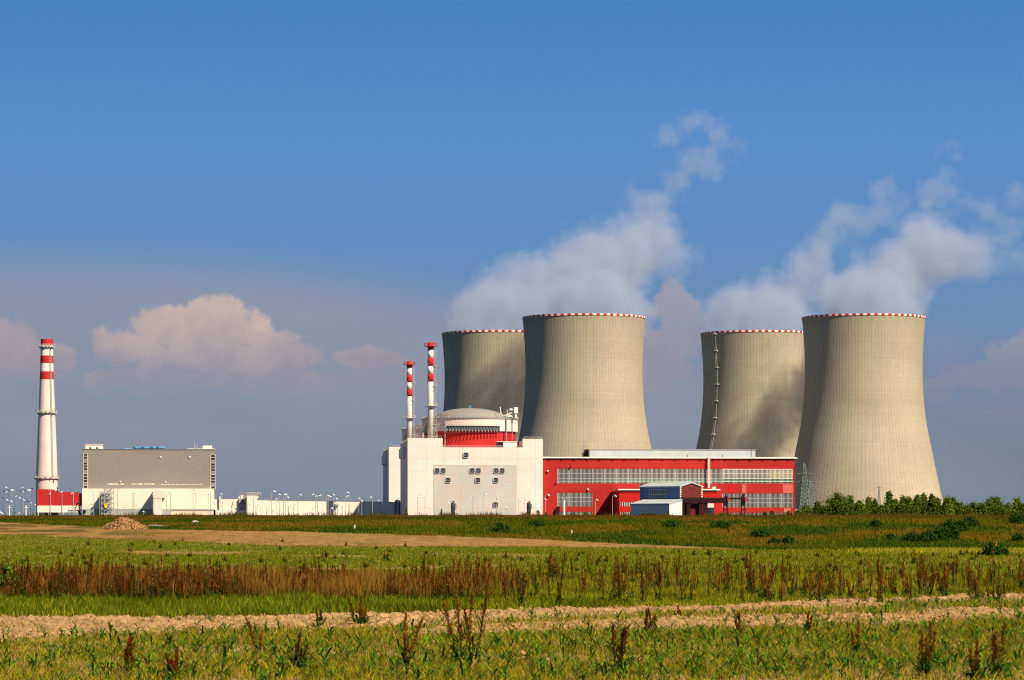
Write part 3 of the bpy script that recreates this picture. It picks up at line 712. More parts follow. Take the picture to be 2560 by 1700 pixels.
    mb = MB(); mb.box(r0, r1, 16, 42, zt, Z(1124.6, 1680, 16)); mb.build('roof_box', 'roofgrey', t)
    mb = MB(); mb.box(r0 - .3, r1 + .3, 15.7, 42.3, Z(1124.6, 1680, 16), Z(1123.2, 1680, 16)); mb.build('roof_box_edge', 'lampgrey', t)
    mb = MB(); mb.box(A(1459.5, 22), A(1473.8, 22), 22, 30, zt, Z(1131, 1466, 22)); mb.prism([(A(1462.5, 22), Z(1131, 1466, 22)), (A(1473.8, 22), Z(1131, 1466, 22)), (A(1473.8, 22), Z(1123, 1470, 22)), (A(1466, 22), Z(1123, 1470, 22))], 22.2, 30); mb.build('roof_box_shaded_end', 'maroon', t)  # shaded left end of the roof box, its shade put into dark maroon blocks
    # patched facade pieces
    mb = MB(); mb.box(A(1821, HB), A(1839, HB), HB - .06, HB - .003, HZc(511, 1830), HZc(438, 1830)); mb.build('facade_patch', 'red2', t)
    M['patch'] = mat('pinkish_patched_cladding', (.60, .16, .11), scale=2, var=.3, rgb2=(.50, .06, .05))
    for q0_, q1_ in ((1855, 1864), (1866.5, 1868), (1957, 1982)):
        mb = MB(); mb.box(A(q0_, HB), A(q1_, HB), HB - .06, HB - .003, HZc(514, 1860), HZc(440, 1860)); mb.build('facade_patch', 'patch', t)
    mb = MB()  # plain pale pink pieces for small illegible marks low on the facade
    for px_ in (1960, 1965.5, 1971): 
        mb.box(A(px_, HB), A(px_ + 4.4, HB), HB - .07, HB - .004, HZc(676, 1965), HZc(644, 1965))
    mb.build('pale_marks', mat('pale_pink_marks', (.62, .26, .18), scale=3, var=.3, rgb2=(.5, .1, .07)), t)
    mb = MB(); mb.box(A(1388.5, HB), A(1398.5, HB), HB - 1.6, HB - .003, GZ - .4, Z(1271, 1390, HB)); mb.prism([(A(1388.5, HB), Z(1271, 1390, HB)), (A(1398.5, HB), Z(1271, 1390, HB)), (A(1398.5, HB), Z(1266, 1390, HB)), (A(1393, HB), Z(1266, 1390, HB))], HB - 1.6, HB - .003); mb.build('entrance_porch', 'maroon', t)
    # mast with white cabinet on the facade
    mb = MB(); mb.box(A(1766.3, HB), A(1773.5, HB), HB - 1.3, HB - .05, Z(1208.3, 1770, HB), Z(1173.5, 1770, HB)); mb.build('white_cabinet', 'white_plain', t)
    mb = MB()
    for px_ in (1770.5, 1774): mb.tube([(A(px_, HB - 1.6), HB - 1.6, Z(1220, 1770, HB)), (A(px_, HB - 1.6), HB - 1.6, Z(1137, 1770, HB))], .26, 5)
    for py_ in range(1140, 1222, 5): mb.tube([(A(1770.5, HB - 1.6), HB - 1.6, Z(py_, 1770, HB)), (A(1774, HB - 1.6), HB - 1.6, Z(py_ - 2.5, 1770, HB))], .1, 4)
    mb.build('facade_mast', 'pinkwhite', t)
    for (px_, py_) in ((1369.5, 1177.5), (1470, 1223.5), (1371, 1238)):
        mb = MB(); mb.lathe(A(px_, HB - .8), HB - .8, [(.05, Z(py_, px_, HB) - .5), (.5, Z(py_, px_, HB) - .3), (.4, Z(py_, px_, HB) + .3), (.05, Z(py_, px_, HB) + .4)], 8); mb.tube([(A(px_, HB), HB - .02, Z(py_, px_, HB)), (A(px_, HB), HB - .8, Z(py_, px_, HB))], .08, 4); mb.build('wall_lamp', 'lamphead', t)
    for (x0, y0, x1, y1) in ((1421, 1173, 1428, 1166), (1388.5, 1209.5, 1391, 1206.5)):
        mb = MB(); mb.tube([(A(x0, HB), HB - .02, Z(y0, x0, HB)), (A(x1, HB - 1), HB - 1., Z(y1, x1, HB))], .35, 6); mb.build('exhaust_pipe', 'dark', t)
    mb = MB()
    for px_, py_ in ((1719, 1137), (1806, 1137), (1878, 1120)): mb.tube([(A(px_, 12), 12, zt), (A(px_, 12), 12, Z(py_, px_, 12))], .15, 4)
    mb.build('roof_rods', 'dark', t)
    # projecting annex -------------------------------------------------
    AB = -20.0
    q0, q1 = A(1548, AB), A(1792, AB); zq = Z(1222, 1680, AB)
    x = empty('hall_annex', PF((q0 + q1) / 2, AB, GZ), TH, 'low bright red annex with white roof edge projecting from the red hall', 'annex')
    wl = []
    for (x0, x1, y0, y1) in ((1552, 1583, 1255, 1265.5), (1552, 1583, 1280, 1293), (1583.5, 1605, 1255, 1265.5)):
        wl.append((A(x0, AB), A(x1, AB), Z(y1, 1570, AB), Z(y0, 1570, AB)))
    mb = MB(); wall_grid(mb, q0, q1, GZ - .5, zq - 1, wl, AB)
    mb.add([(q0, AB, GZ - .5), (q0, HB - .05, GZ - .5), (q0, HB - .05, zq - 1), (q0, AB, zq - 1), (q1, AB, GZ - .5), (q1, HB - .05, GZ - .5), (q1, HB - .05, zq - 1), (q1, AB, zq - 1)],
           [(0, 3, 2, 1), (4, 5, 6, 7), (3, 7, 6, 2)])
    mb.build('wall', 'red2', x)
    mb = MB(); mb.box(q0 - .6, q1 + 1.6, AB - 1, HB - .95, zq - .7, zq - .1); mb.build('roof_edge', 'mullw', x)
    mb = MB(); mb.box(q0 + .05, q1 - .05, AB - .3, AB - .003, zq - 1.8, zq - .72); mb.build('fascia', 'redpaint', x)
    for (h0, h1, g0, g1) in wl:
        mb = MB(); nn = max(4, int((h1 - h0) / .8))
        for j in range(nn + 1): a_ = h0 + (h1 - h0) * j / nn; mb.box(a_ - .14, a_ + .14, AB + .05, AB + .25, g0, g1)
        wn = mb.build('window', 'mullw', x)
        mb = MB(); mb.add([(h0, AB + .4, g0), (h1, AB + .4, g0), (h1, AB + .4, g1), (h0, AB + .4, g1)], [(0, 1, 2, 3)]); mb.build('pane', 'glass', wn)
    mb = MB()
    for px_ in (1605, 1610, 1615, 1619): mb.lathe(A(px_, -8), -8, [(.8, zq - .2), (1.0, zq + .8), (.9, zq + 2.2), (.3, zq + 2.7)], 8)
    mb.build('roof_fans', 'dark', x)
    mb = MB()
    for k_, px_ in enumerate((1780.5, 1784, 1787)): mb.box(A(px_, -10), A(px_ + 2.3, -10), -10.4, -10, zq - .1, zq + (.9 if k_ == 0 else 1.2))
    mb.build('roof_boxes', 'mullw', x)
    return t
hall()

# ---- blue gabled shed in front of the hall, turned towards the sun side
def shed():
    ang = R(-55)           # long side faces left-front, gable faces right-front
    Db = 1500.0
    def P(px, D): return ((px - CX) / F * D, D)
    cx_, cy_ = P(1700, Db)                          # near corner
    ul = (-math.cos(R(56)), math.sin(R(56)))         # along the long side, away from the camera
    ug = (math.sin(R(56)), math.cos(R(56)))          # along the gable
    def fr(l, g, z): return (cx_ + ul[0] * l + ug[0] * g, cy_ + ul[1] * l + ug[1] * g, z)
    def zz(py): return EYE + (HZ - py) * Db / F
    k = Db / F
    L = 95 * k / math.cos(R(56)) * 1.0; G_ = 57 * k / math.sin(R(56))
    L = min(L, 32)
    t = empty('gabled_shed', (cx_, cy_, GZ), 0, 'blue gabled shed with weathered red brick gable in front of the red hall', 'shed')
    ze, zr_, zf = zz(1216.5), zz(1208), zz(1250.5)
    mb = MB(fr); mb.box(0, L, .05, G_ - .05, GZ - .5, ze); mb.build('side_wall', 'navy', t)
    mb = MB(fr)
    for g0, g1 in ((0, .02),): pass
    P_ = [(-.12, 0, zf - 12), (-.12, G_, zf - 12), (-.12, G_, ze), (-.12, G_ / 2, zr_), (-.12, 0, ze), (-.003, 0, zf - 12), (-.003, G_, zf - 12), (-.003, G_, ze), (-.003, G_ / 2, zr_), (-.003, 0, ze)]
    mb.add(P_, [(0, 1, 2, 3, 4), (9, 8, 7, 6, 5), (0, 5, 6, 1), (1, 6, 7, 2), (2, 7, 8, 3), (3, 8, 9, 4), (4, 9, 5, 0)]); mb.build('gable_wall', 'brickred', t)
    mb = MB(fr); o_ = .7; e_ = .4
    for s_ in (0, 1):
        g0, g1 = (-e_, G_ / 2) if s_ == 0 else (G_ + e_, G_ / 2)
        z0_ = ze - .25
        P_ = [(-o_, g0, z0_), (L + .5, g0, z0_), (L + .5, g1, zr_ + .15), (-o_, g1, zr_ + .15), (-o_, g0, z0_ + .55), (L + .5, g0, z0_ + .55), (L + .5, g1, zr_ + .7), (-o_, g1, zr_ + .7)]
        mb.add(P_, [(0, 3, 2, 1), (4, 5, 6, 7), (0, 1, 5, 4), (1, 2, 6, 5), (2, 3, 7, 6), (3, 0, 4, 7)])
    mb.build('roof', 'roofgrey', t)
    mb = MB(fr); w0, w1 = L * .33, L * .74; g0, g1 = zz(1248), zz(1223)
    n = 8
    for j in range(n + 1): a_ = w0 + (w1 - w0) * j / n; mb.box(a_ - .14, a_ + .14, -.22, -.02 + .05, g0, g1)
    for fz in (0, .5, 1): mb.box(w0, w1, -.2, .04, g0 + (g1 - g0) * fz - .12, g0 + (g1 - g0) * fz + .12)
    wn = mb.build('window', 'bluegrey', t)
    mb = MB(fr); mb.box(w0, w1, -.05, .045, g0, g1); mb.build('pane', 'glass_blue', wn)
    mb = MB(fr)
    for j in range(6):
        for gg in (.15, G_ - .15): zc_ = zz(1249) + (ze - zz(1249)) * (j + .5) / 6; mb.box(-.35, -.13, gg - .35, gg + .35, zc_ - .35, zc_ + .25)
    mb.build('corner_brackets', 'mullw', t)
    # lean-to
    D2 = 1492.0; c2 = P(1673, D2)
    def f2(l, g, z): return (c2[0] + ul[0] * l + ug[0] * g, c2[1] + ul[1] * l + ug[1] * g, z)
    L2 = min(91 * k / math.cos(R(56)), 30.5); G2 = 33 * k / math.sin(R(56))
    t2 = empty('lean_to_shed', (c2[0], c2[1], GZ), 0, 'low grey blue shed with sunlit white end, against the blue gabled shed', 'shed')
    za, zb_ = zz(1260), zz(1250.5)
    mb = MB(f2); mb.box(0, L2, 0.02, G2, GZ - .5, za); mb.build('side_wall', 'bluegrey', t2)
    P_ = [(-.1, 0, GZ - .5), (-.1, G2, GZ - .5), (-.1, G2, zb_), (-.1, 0, za), (-.003, 0, GZ - .5), (-.003, G2, GZ - .5), (-.003, G2, zb_), (-.003, 0, za)]
    mb = MB(f2); mb.add(P_, [(0, 1, 2, 3), (7, 6, 5, 4), (0, 4, 5, 1), (1, 5, 6, 2), (2, 6, 7, 3), (3, 7, 4, 0)]); mb.build('end_wall', 'white_plain', t2)
    P_ = [(-.5, -.4, za - .1), (L2 + .3, -.4, za - .1), (L2 + .3, G2, zb_ + .1), (-.5, G2, zb_ + .1)]; P_ += [(a_, b_, z_ + .35) for a_, b_, z_ in P_]
    mb = MB(f2); mb.add(P_, [(0, 3, 2, 1), (4, 5, 6, 7), (0, 1, 5, 4), (1, 2, 6, 5), (2, 3, 7, 6), (3, 0, 4, 7)]); mb.build('roof', 'roofgrey', t2)
    mb = MB(f2); w0, w1 = L2 * .33, L2 * .78; g0, g1 = zz(1293.5), zz(1284.5)
    for j in range(10): a_ = w0 + (w1 - w0) * j / 9; mb.box(a_ - .1, a_ + .1, -.12, .03, g0, g1)
    wn = mb.build('window', 'bluegrey', t2)
    mb = MB(f2); mb.box(w0, w1, -.03, .032, g0, g1); mb.build('pane', 'glass', wn)
shed()

# ---- crane gantry
def gantry():
    D = 1500.0; b = None
    def X(px): return (px - CX) / F * D
    def zz(py): return EYE + (HZ - py) * D / F
    t = empty('crane_gantry', (X(1780), D, GZ), 0, 'dark maroon steel crane gantry standing before the red hall', 'crane gantry')
    mb = MB(WF); mb.box(X(1703), X(1812), D - 1.2, D + 1.2, zz(1257.5), zz(1244)); mb.build('main_beam', 'maroon', t)
    mb = MB(WF); mb.box(X(1812), X(1857), D - 1., D + 1., zz(1248.5), zz(1244)); mb.build('end_beam', 'maroon', t)
    mb = MB(WF); mb.box(X(1703), X(1812), D + 10, D + 12, zz(1257), zz(1246)); mb.build('rear_beam', 'maroon', t)
    for (x0, x1) in ((1704, 1711), (1716, 1726), (1747, 1757), (1760, 1769)):
        mb = MB(WF); mb.box(X(x0), X(x1), D - .8, D + 6, GZ - .5, zz(1257.5)); mb.build('column', 'maroon', t)
    for (x0, x1) in ((1809.5, 1818.5), (1853, 1862)):
        mb = MB(WF)
        for px_ in (x0, x1): mb.box(X(px_) - .28, X(px_) + .28, D - .4, D + .4, GZ - .5, zz(1246))
        for py_ in (1295, 1285, 1274, 1263, 1257): mb.box(X(x0), X(x1), D - .35, D + .35, zz(py_) - .25, zz(py_) + .25)
        mb.box(X(x0), X(x1), D - .9, D + .9, zz(1262), zz(1241)); mb.box(X(x0 + 3), X(x1 - 2), D - .6, D + .6, zz(1241), zz(1235.5))
        mb.build('lattice_leg', 'maroon', t)
        mb = MB(WF); mb.box(X(x1 - .5), X(x1 + 4.5), D - 1.6, D - .2, zz(1253), zz(1243)); mb.build('end_bracket', 'redpaint', t)
    mb = MB(WF)
    for px_ in (1818, 1826, 1835, 1845, 1852): mb.box(X(px_) - .1, X(px_) + .1, D - .3, D - .1, zz(1257.8), zz(1248.5))
    mb.box(X(1818), X(1853), D - .3, D - .1, zz(1258.3), zz(1257.5)); mb.build('crane_rail_frame', 'maroon', t)
    mb = MB(WF); mb.box(X(1726.5), X(1746.5), D + 1, D + 4, GZ - .5, zz(1258)); mb.build('brick_infill', 'brickred', t)
    o = MB(WF); o.box(X(1770), X(1786.5), D + 5, D + 9, GZ - .5, zz(1258.5))
    c = empty('white_cabin', (X(1778), D + 5, GZ), 0, 'white boxy cabin under the crane gantry beside the dark columns', 'cabin')
    o.build('wall', 'white_plain', c); o = MB(WF); o.box(X(1773), X(1778), D + 4.9, D + 5.0, GZ, zz(1278)); o.build('door', 'pinkwhite', c)
    o = MB(WF); o.tube([(X(1769), D + 3, zz(1290)), (X(1776), D + 3, zz(1286)), (X(1782), D + 3, zz(1283))], .3, 5); pp = o.build('bent_pipe', 'dark', c)
gantry()

# ================================================================== LEFT COMPLEX
LB = 70.0
def z1(y): return 1060 + y * .25413
def ZL(py, px): return Z(py, px, LB)
def grey_block():
    a0, a1 = A(204.6, LB), A(538, LB)
    t = empty('grey_process_building', PF((a0 + a1) / 2, LB, GZ), TH, 'big windowless grey block with glazed stair strips and white base', 'industrial building')
    zt, zb = ZL(1123.6, 370), ZL(1221.5, 370); Bk = LB + 3
    mb = MB(); mb.box(A(204.6, Bk), A(537.5, Bk), Bk, Bk + 40, GZ, zt); mb.build('upper_wall', 'grey', t)
    mb = MB(); mb.box(A(204.6, Bk) - .3, A(537.5, Bk) + .3, Bk - .3, Bk + .3, zt, zt + .35); mb.build('roof_edge', 'grey', t)
    for (x0, x1, y0, y1, lst) in ((207.5, 219, 1133, 1220.5, None), (526, 538, 1136, 1222, None)):
        mb = MB(); g0, g1 = ZL(y1, x0), ZL(y0, x0); h0, h1 = A(x0, Bk), A(x1, Bk)
        mb.box(h0, h0 + .30, Bk - .35, Bk - .003, g0, g1); mb.box(h1 - .12, h1 + .12, Bk - .3, Bk - .003, g0, g1)
        for j in range(13):
            z_ = g0 + (g1 - g0) * j / 12; mb.box(h0 + .45, h1 - .12, Bk - .3, Bk - .02, z_ - .10, z_ + .10)
        wn = mb.build('stair_window', 'pinkwhite', t)
        mb = MB()
        for j in range(12): z0_, z1_ = g0 + (g1 - g0) * j / 12, g0 + (g1 - g0) * (j + 1) / 12; mb.box(h0 + .46, h1 - .13, Bk - .15, Bk - .004, z0_, z1_, [0, 1, 0, 2][j % 4])
        mb.build('pane', ['glass_blue', 'louvre', 'darkgrey'], wn)
    # lower wing
    w0, w1 = A(205.2, LB), A(534.5, LB); zs, zg = ZL(1221.3, 300), ZL(1272.2, 300)
    mb = MB(); mb.box(w0, w1, LB, Bk + 20, zg, zs - .02); mb.build('lower_wall', 'cream', t)
    mb = MB(); mb.box(w0, A(427, LB), LB + .02, Bk + 20, GZ - .5, zg - .01); mb.build('grey_plinth', 'greyband', t)
    mb = MB(); mb.box(A(427, LB), w1 - .1, LB + .25, Bk + 20, GZ - .5, zg - .01); mb.build('peach_plinth', 'cream2', t)
    mb = MB(); mb.box(A(427, LB), w1, LB - .05, LB + .24, ZL(1276, 480), zg - .02); mb.build('plinth_band', 'greyband', t)
    # projecting bay
    P0 = LB - 10
    mb = MB(); mb.box(A(382.6, P0), A(405, P0), P0, LB - .01, GZ - .5, Z(1245, 395, P0)); mb.box(A(382.4, P0), A(412, P0), P0 - .2, LB - .01, Z(1245, 395, P0), Z(1225.8, 395, P0)); mb.build('projecting_bay', 'pinkwhite', t)
    # roof things
    mb = MB(); r0, r1 = A(214, Bk + 6), A(256.5, Bk + 6); mb.box(r0, r1, Bk + 6, Bk + 14, zt, Z(1111.5, 235, Bk + 6)); mb.box(r0 - .4, r1 + .5, Bk + 5.6, Bk + 14.4, Z(1111.5, 235, Bk + 6), Z(1110.3, 235, Bk + 6)); ph = mb.build('roof_house', 'white_plain', t)
    for px_ in (226, 242.5): mb = MB(); mb.box(A(px_ - 2.2, Bk + 6), A(px_ + 2.2, Bk + 6), Bk + 5.9, Bk + 6.0, Z(1121.5, px_, Bk), Z(1117.3, px_, Bk)); mb.build('window', 'glass', ph)
    mb = MB(); mb.box(A(507, Bk + 6), A(530, Bk + 6), Bk + 6, Bk + 12, zt, Z(1114, 520, Bk + 6)); mb.box(A(468, Bk + 5), A(538, Bk + 5), Bk + 5, Bk + 13, zt + .02, Z(1121.3, 500, Bk + 5)); mb.build('roof_cabin', 'white_plain', t)
    mb = MB()
    for px_, py_ in ((485.8, 1102), (492, 1109), (489.5, 1114), (471, 1118), (504, 1116)): mb.tube([(A(px_, Bk + 5), Bk + 5, zt), (A(px_, Bk + 5), Bk + 5, Z(py_, px_, Bk + 5))], .17, 4)
    mb.build('roof_mast', 'steel', t)
    for px_ in (310, 315.5, 322, 341, 350, 356, 363, 368, 377, 385, 392, 399, 405):
        mb = MB(); b_ = Bk + 8 + (px_ % 3); a_ = A(px_, b_); big = px_ > 330; r_ = 1.45 if big else 1.1; h_ = Z(1116.5 if big else 1120, px_, b_)
        mb.lathe(a_, b_, [(r_ * .8, zt), (r_ * .8, h_ - 1.1), (r_ * 1.15, h_ - 1.0), (r_ * 1.15, h_ - .1), (r_ * .4, h_)], 10); mb.build('roof_fan', 'blue', t)
    # pale strip of signs/pipes near the bottom of the grey wall
    mb = MB()
    for (x0, x1) in ((268, 282), (283, 296), (298.5, 310), (328.5, 342), (343, 356), (359, 372), (373, 387)): mb.box(A(x0, Bk), A(x1, Bk), Bk - .12, Bk - .003, ZL(1212.0, x0), ZL(1208.2, x0))
    x = 402.
    while x < 506:
        w_ = random.uniform(1.2, 4.5); mb.box(A(x, Bk), A(x + w_, Bk), Bk - .12, Bk - .003, ZL(1213, x), ZL(1208.8 + random.uniform(0, 1.5), x)); x += w_ + random.uniform(.6, 1.6)
    mb.build('pale_panels', mat('worn_pale_panel', (.62, .55, .44), scale=.6, var=.35, rgb2=(.42, .38, .31)), t)
    for px_, py_ in ((402, 1142.5), (474.5, 1142.5), (301, 1204), (414, 1205)): mb = MB(); mb.box(A(px_ - 1.6, Bk), A(px_ + 1.6, Bk), Bk - .5, Bk - .01, ZL(py_ + 1.6, px_), ZL(py_ - 1.6, px_)); mb.build('wall_lamp', 'lamphead', t)
grey_block()

def stair_tower():
    b0 = LB - 7
    def Xa(x): return A(240 + x * .09318, b0)
    def zz(y): return Z(1190 + y * .09318, 265, b0)
    t = empty('stair_scaffold', PF(Xa(300), b0, GZ), TH, 'open steel stair tower with zigzag flights against the white base wall', 'stair tower')
    mb = MB(); xl, xr = Xa(140), Xa(475)
    for a_ in (xl, Xa(225), xr):
        for bb in (b0, b0 + 5): mb.tube([(a_, bb, GZ - .5), (a_, bb, zz(330 if a_ > xl + 1 else 430))], .14, 4)
    mb.build('posts', 'steel', t)
    mb = MB(); lv = [330, 465, 605, 745, 880, 1010, 1100]
    for k_, y in enumerate(lv):
        mb.box(Xa(225) if k_ == 0 else xl, xr, b0, b0 + 4.8, zz(y) - .12, zz(y) + .12)
        if y < 1000: mb.rail([(xl if k_ else Xa(225), b0, zz(y)), (xr, b0, zz(y))], 1.0, 2., .06)
    mb.build('landings', 'steel', t)
    mb = MB()
    for k_ in range(len(lv) - 1):
        z0_, z1_ = zz(lv[k_ + 1]), zz(lv[k_]); l_, r_ = (Xa(235), Xa(390)) if k_ % 2 else (Xa(430), Xa(270))
        for bb in (b0 + .4, b0 + 1.8): mb.tube([(r_, bb, z0_), (l_, bb, z1_)], .28, 4)
        for bb in (b0, b0 + 5):
            mb.tube([(xl, bb, z0_), (Xa(300), bb, z1_)], .10, 4); mb.tube([(Xa(300), bb, z1_), (xr, bb, z0_)], .10, 4)
            mb.tube([(xl, bb, z1_), (xr, bb, z0_)], .08, 4)
    mb.build('stair_flights', 'steel', t)
    mb = MB(); mb.prism([(Xa(238), zz(855)), (Xa(290), zz(855)), (Xa(318), zz(750)), (Xa(212), zz(750))], b0 - .8, b0 + .6); h = empty('yellow_hopper', PF(Xa(265), b0 - .8, zz(855)), TH, 'small yellow hopper hanging on the open stair tower', 'hopper')
    mb.build('hopper_body', 'yellow', h); mb = MB(); mb.box(Xa(205), Xa(325), b0 - 1., b0 + .8, zz(750), zz(742)); mb.build('hopper_rim', 'yellow', h)
stair_tower()

def red_boiler():
    a0, a1 = A(93.5, LB + 2), A(205, LB + 2); b = LB + 2
    zb_ = lambda py: Z(py, 150, b)
    t = empty('red_boiler_house', PF((a0 + a1) / 2, b, GZ), TH, 'stepped red block on stilts with cream lower band, at the tall chimney foot', 'industrial building')
    zr0 = zb_(1264); zc0 = zb_(1281)
    mb = MB(); mb.prism([(a0, zr0), (a1 + .1, zr0), (a1 + .1, zb_(1233)), (A(190, b), zb_(1233)), (A(189.5, b), zb_(1230)), (A(133.5, b), zb_(1229.5)), (A(131.5, b), zb_(1223.5)), (a0, zb_(1222.4))], b, b + 22); mb.build('upper_wall', 'redpaint', t)
    mb = MB(); mb.box(a0 - .1, A(196, b), b - .1, b + 22, zc0, zr0 - .01); mb.build('lower_wall', 'cream', t)
    mb = MB()
    for px_ in (95.5, 122.3, 159, 188): mb.box(A(px_ - 1.1, b), A(px_ + 1.1, b), b, b + .8, GZ - .5, zc0 - .01)
    for px_ in (99, 131, 166): mb.box(A(px_, b), A(px_ + 1, b), b + 14, b + 15, GZ - .5, zc0 - .01)
    mb.build('stilts', 'white_plain', t)
    mb = MB(); mb.tube([(A(99, b), b + .4, GZ), (A(109, b), b + .4, zc0)], .2, 4); mb.build('brace', 'steel', t)
    for px_ in (125.5, 154.7, 183.3): mb = MB(); mb.tube([(A(px_, b), b - .3, GZ), (A(px_, b), b - .3, zb_(1231 if px_ > 130 else 1226))], .14, 5); mb.build('down_pipe', 'pinkwhite', t)
    # pipe bridge / platform between the blocks
    b2 = b - 7; p = empty('steel_platform', PF(A(190, b2), b2, GZ), TH, 'low steel platform with railings and pipes at the corner of the red block', 'steel platform')
    mb = MB(); zd = Z(1276, 190, b2); mb.box(A(170, b2), A(215, b2), b2, b2 + 5, zd - .3, zd + .2); mb.build('deck', 'darkgrey', p)
    mb = MB()
    for px_ in (170.5, 178, 187, 206, 215):
        for bb in (b2, b2 + 5): mb.tube([(A(px_, b2), bb, GZ - .4), (A(px_, b2), bb, zd)], .16, 4)
    mb.tube([(A(184, b2), b2, zd), (A(197, b2), b2, GZ)], .2, 4); mb.tube([(A(171, b2), b2, GZ), (A(178, b2), b2, zd)], .12, 4); mb.build('posts', 'steel', p)
    mb = MB(); mb.rail([(A(170, b2), b2, zd + .2), (A(223, b2), b2, zd + .2)], 1.6, 3., .07); mb.build('railing', 'pinkwhite', p)
    mb = MB(); mb.tube([(A(187, b2), b2 + 2, zd + .4), (A(193, b2), b2 + 2, zd + 3.6), (A(199, b2), b2 + 2, zd + 3.8)], .5, 6); mb.tube([(A(196, b2), b2 + 2, zd), (A(203, b2), b2 + 2, GZ + 1.5), (A(205, b2), b2 + 2, GZ)], .7, 6); mb.build('pipe', 'dark', p)
red_boiler()

def chimney():
    b = LB + 30; px0 = 117; a = A(px0, b); D = Y_(px0, b); k = D / F
    def zz(y2): return EYE + (HZ - (820 + y2 * .31898)) * D / F
    t = empty('tall_chimney', PF(a, b, GZ), TH, 'tall tapering white chimney with red bands at the far left', 'chimney')
    prof = [(88, 47), (152, 48.5), (217, 50), (278, 51), (341, 52.5), (404, 54.5), (540, 60), (668, 64.5), (800, 70.5), (930, 76), (1060, 81), (1182, 85.5)]
    R_ = lambda w: w * .31898 * k
    mats_ = ['redpaint', 'pinkwhite', 'redpaint', 'pinkwhite', 'redpaint', 'chim']
    M['chim'] = mat('chimney_pale_concrete', (.72, .62, .55), scale=.08, var=.06, brick=(50, 4, .1, .12), streak=.2)
    lv = [(88, 138, 0), (138, 217, 1), (217, 278, 0), (278, 341, 1), (341, 404, 0), (404, 1182, 2)]
    mb = MB(); ys = [q_[0] for q_ in prof]; ws = [q_[1] for q_ in prof]
    for (y0, y1, m_) in lv:
        n = 12 if m_ == 2 else 1; yy = np.linspace(y1, y0, n + 1)
        mb.lathe(a, b, [(R_(np.interp(y, ys, ws)), zz(y)) for y in yy], 48, m_)
    mb.lathe(a, b, [(R_(85.5), GZ - .5), (R_(85.5), zz(1182))], 48, 2)
    mb.lathe(a, b, [(R_(47), zz(88)), (R_(47) - .5, zz(88)), (R_(47) - .5, zz(120))], 48, 0)
    mb.build('shaft', ['redpaint', 'white_plain', 'chim'], t)
    for (y, w) in ((152, 62), (668, 79), (1180, 98)):
        mb = MB(); r0 = R_(np.interp(y, ys, ws)); r1 = R_(w); z_ = zz(y)
        mb.lathe(a, b, [(r0, z_ - .9), (r1 - .3, z_ - .15), (r1, z_ - .12), (r1, z_ + .3), (r0, z_ + .3)], 40, sm=False)
        for k_ in range(28):
            an = 2 * math.pi * k_ / 28; c_, s_ = math.cos(an), math.sin(an); an2 = an + 2 * math.pi / 28
            mb.tube([(a + r1 * c_, b + r1 * s_, z_ + .3), (a + r1 * c_, b + r1 * s_, z_ + 1.6)], .09, 4, caps=False)
            for hh in (.9, 1.6): mb.tube([(a + r1 * c_, b + r1 * s_, z_ + hh), (a + r1 * math.cos(an2), b + r1 * math.sin(an2), z_ + hh)], .07, 4, caps=False)
        for k_ in range(5): mb.box(a - r1 * .8 + k_ * r1 * .4 - .3, a - r1 * .8 + k_ * r1 * .4 + .3, b - r1 - .3, b - r1 + .3, z_ + .3, z_ + 1.3)
        mb.build('platform', 'mull', t)
    mb = MB(); an = R(-90 + 33)
    for s_ in (-.35, .35): mb.tube([(a + (R_(np.interp(y, ys, ws)) + .4) * math.cos(an) + s_, b + (R_(np.interp(y, ys, ws)) + .4) * math.sin(an), zz(y)) for y in np.linspace(1182, 150, 14)], .12, 4)
    for y in np.linspace(1180, 155, 150): mb.tube([(a + (R_(np.interp(y, ys, ws)) + .4) * math.cos(an) - .35, b + (R_(np.interp(y, ys, ws)) + .4) * math.sin(an), zz(y)), (a + (R_(np.interp(y, ys, ws)) + .4) * math.cos(an) + .35, b + (R_(np.interp(y, ys, ws)) + .4) * math.sin(an), zz(y))], .09, 4, caps=False)
    mb.build('ladder', 'steel', t)
chimney()

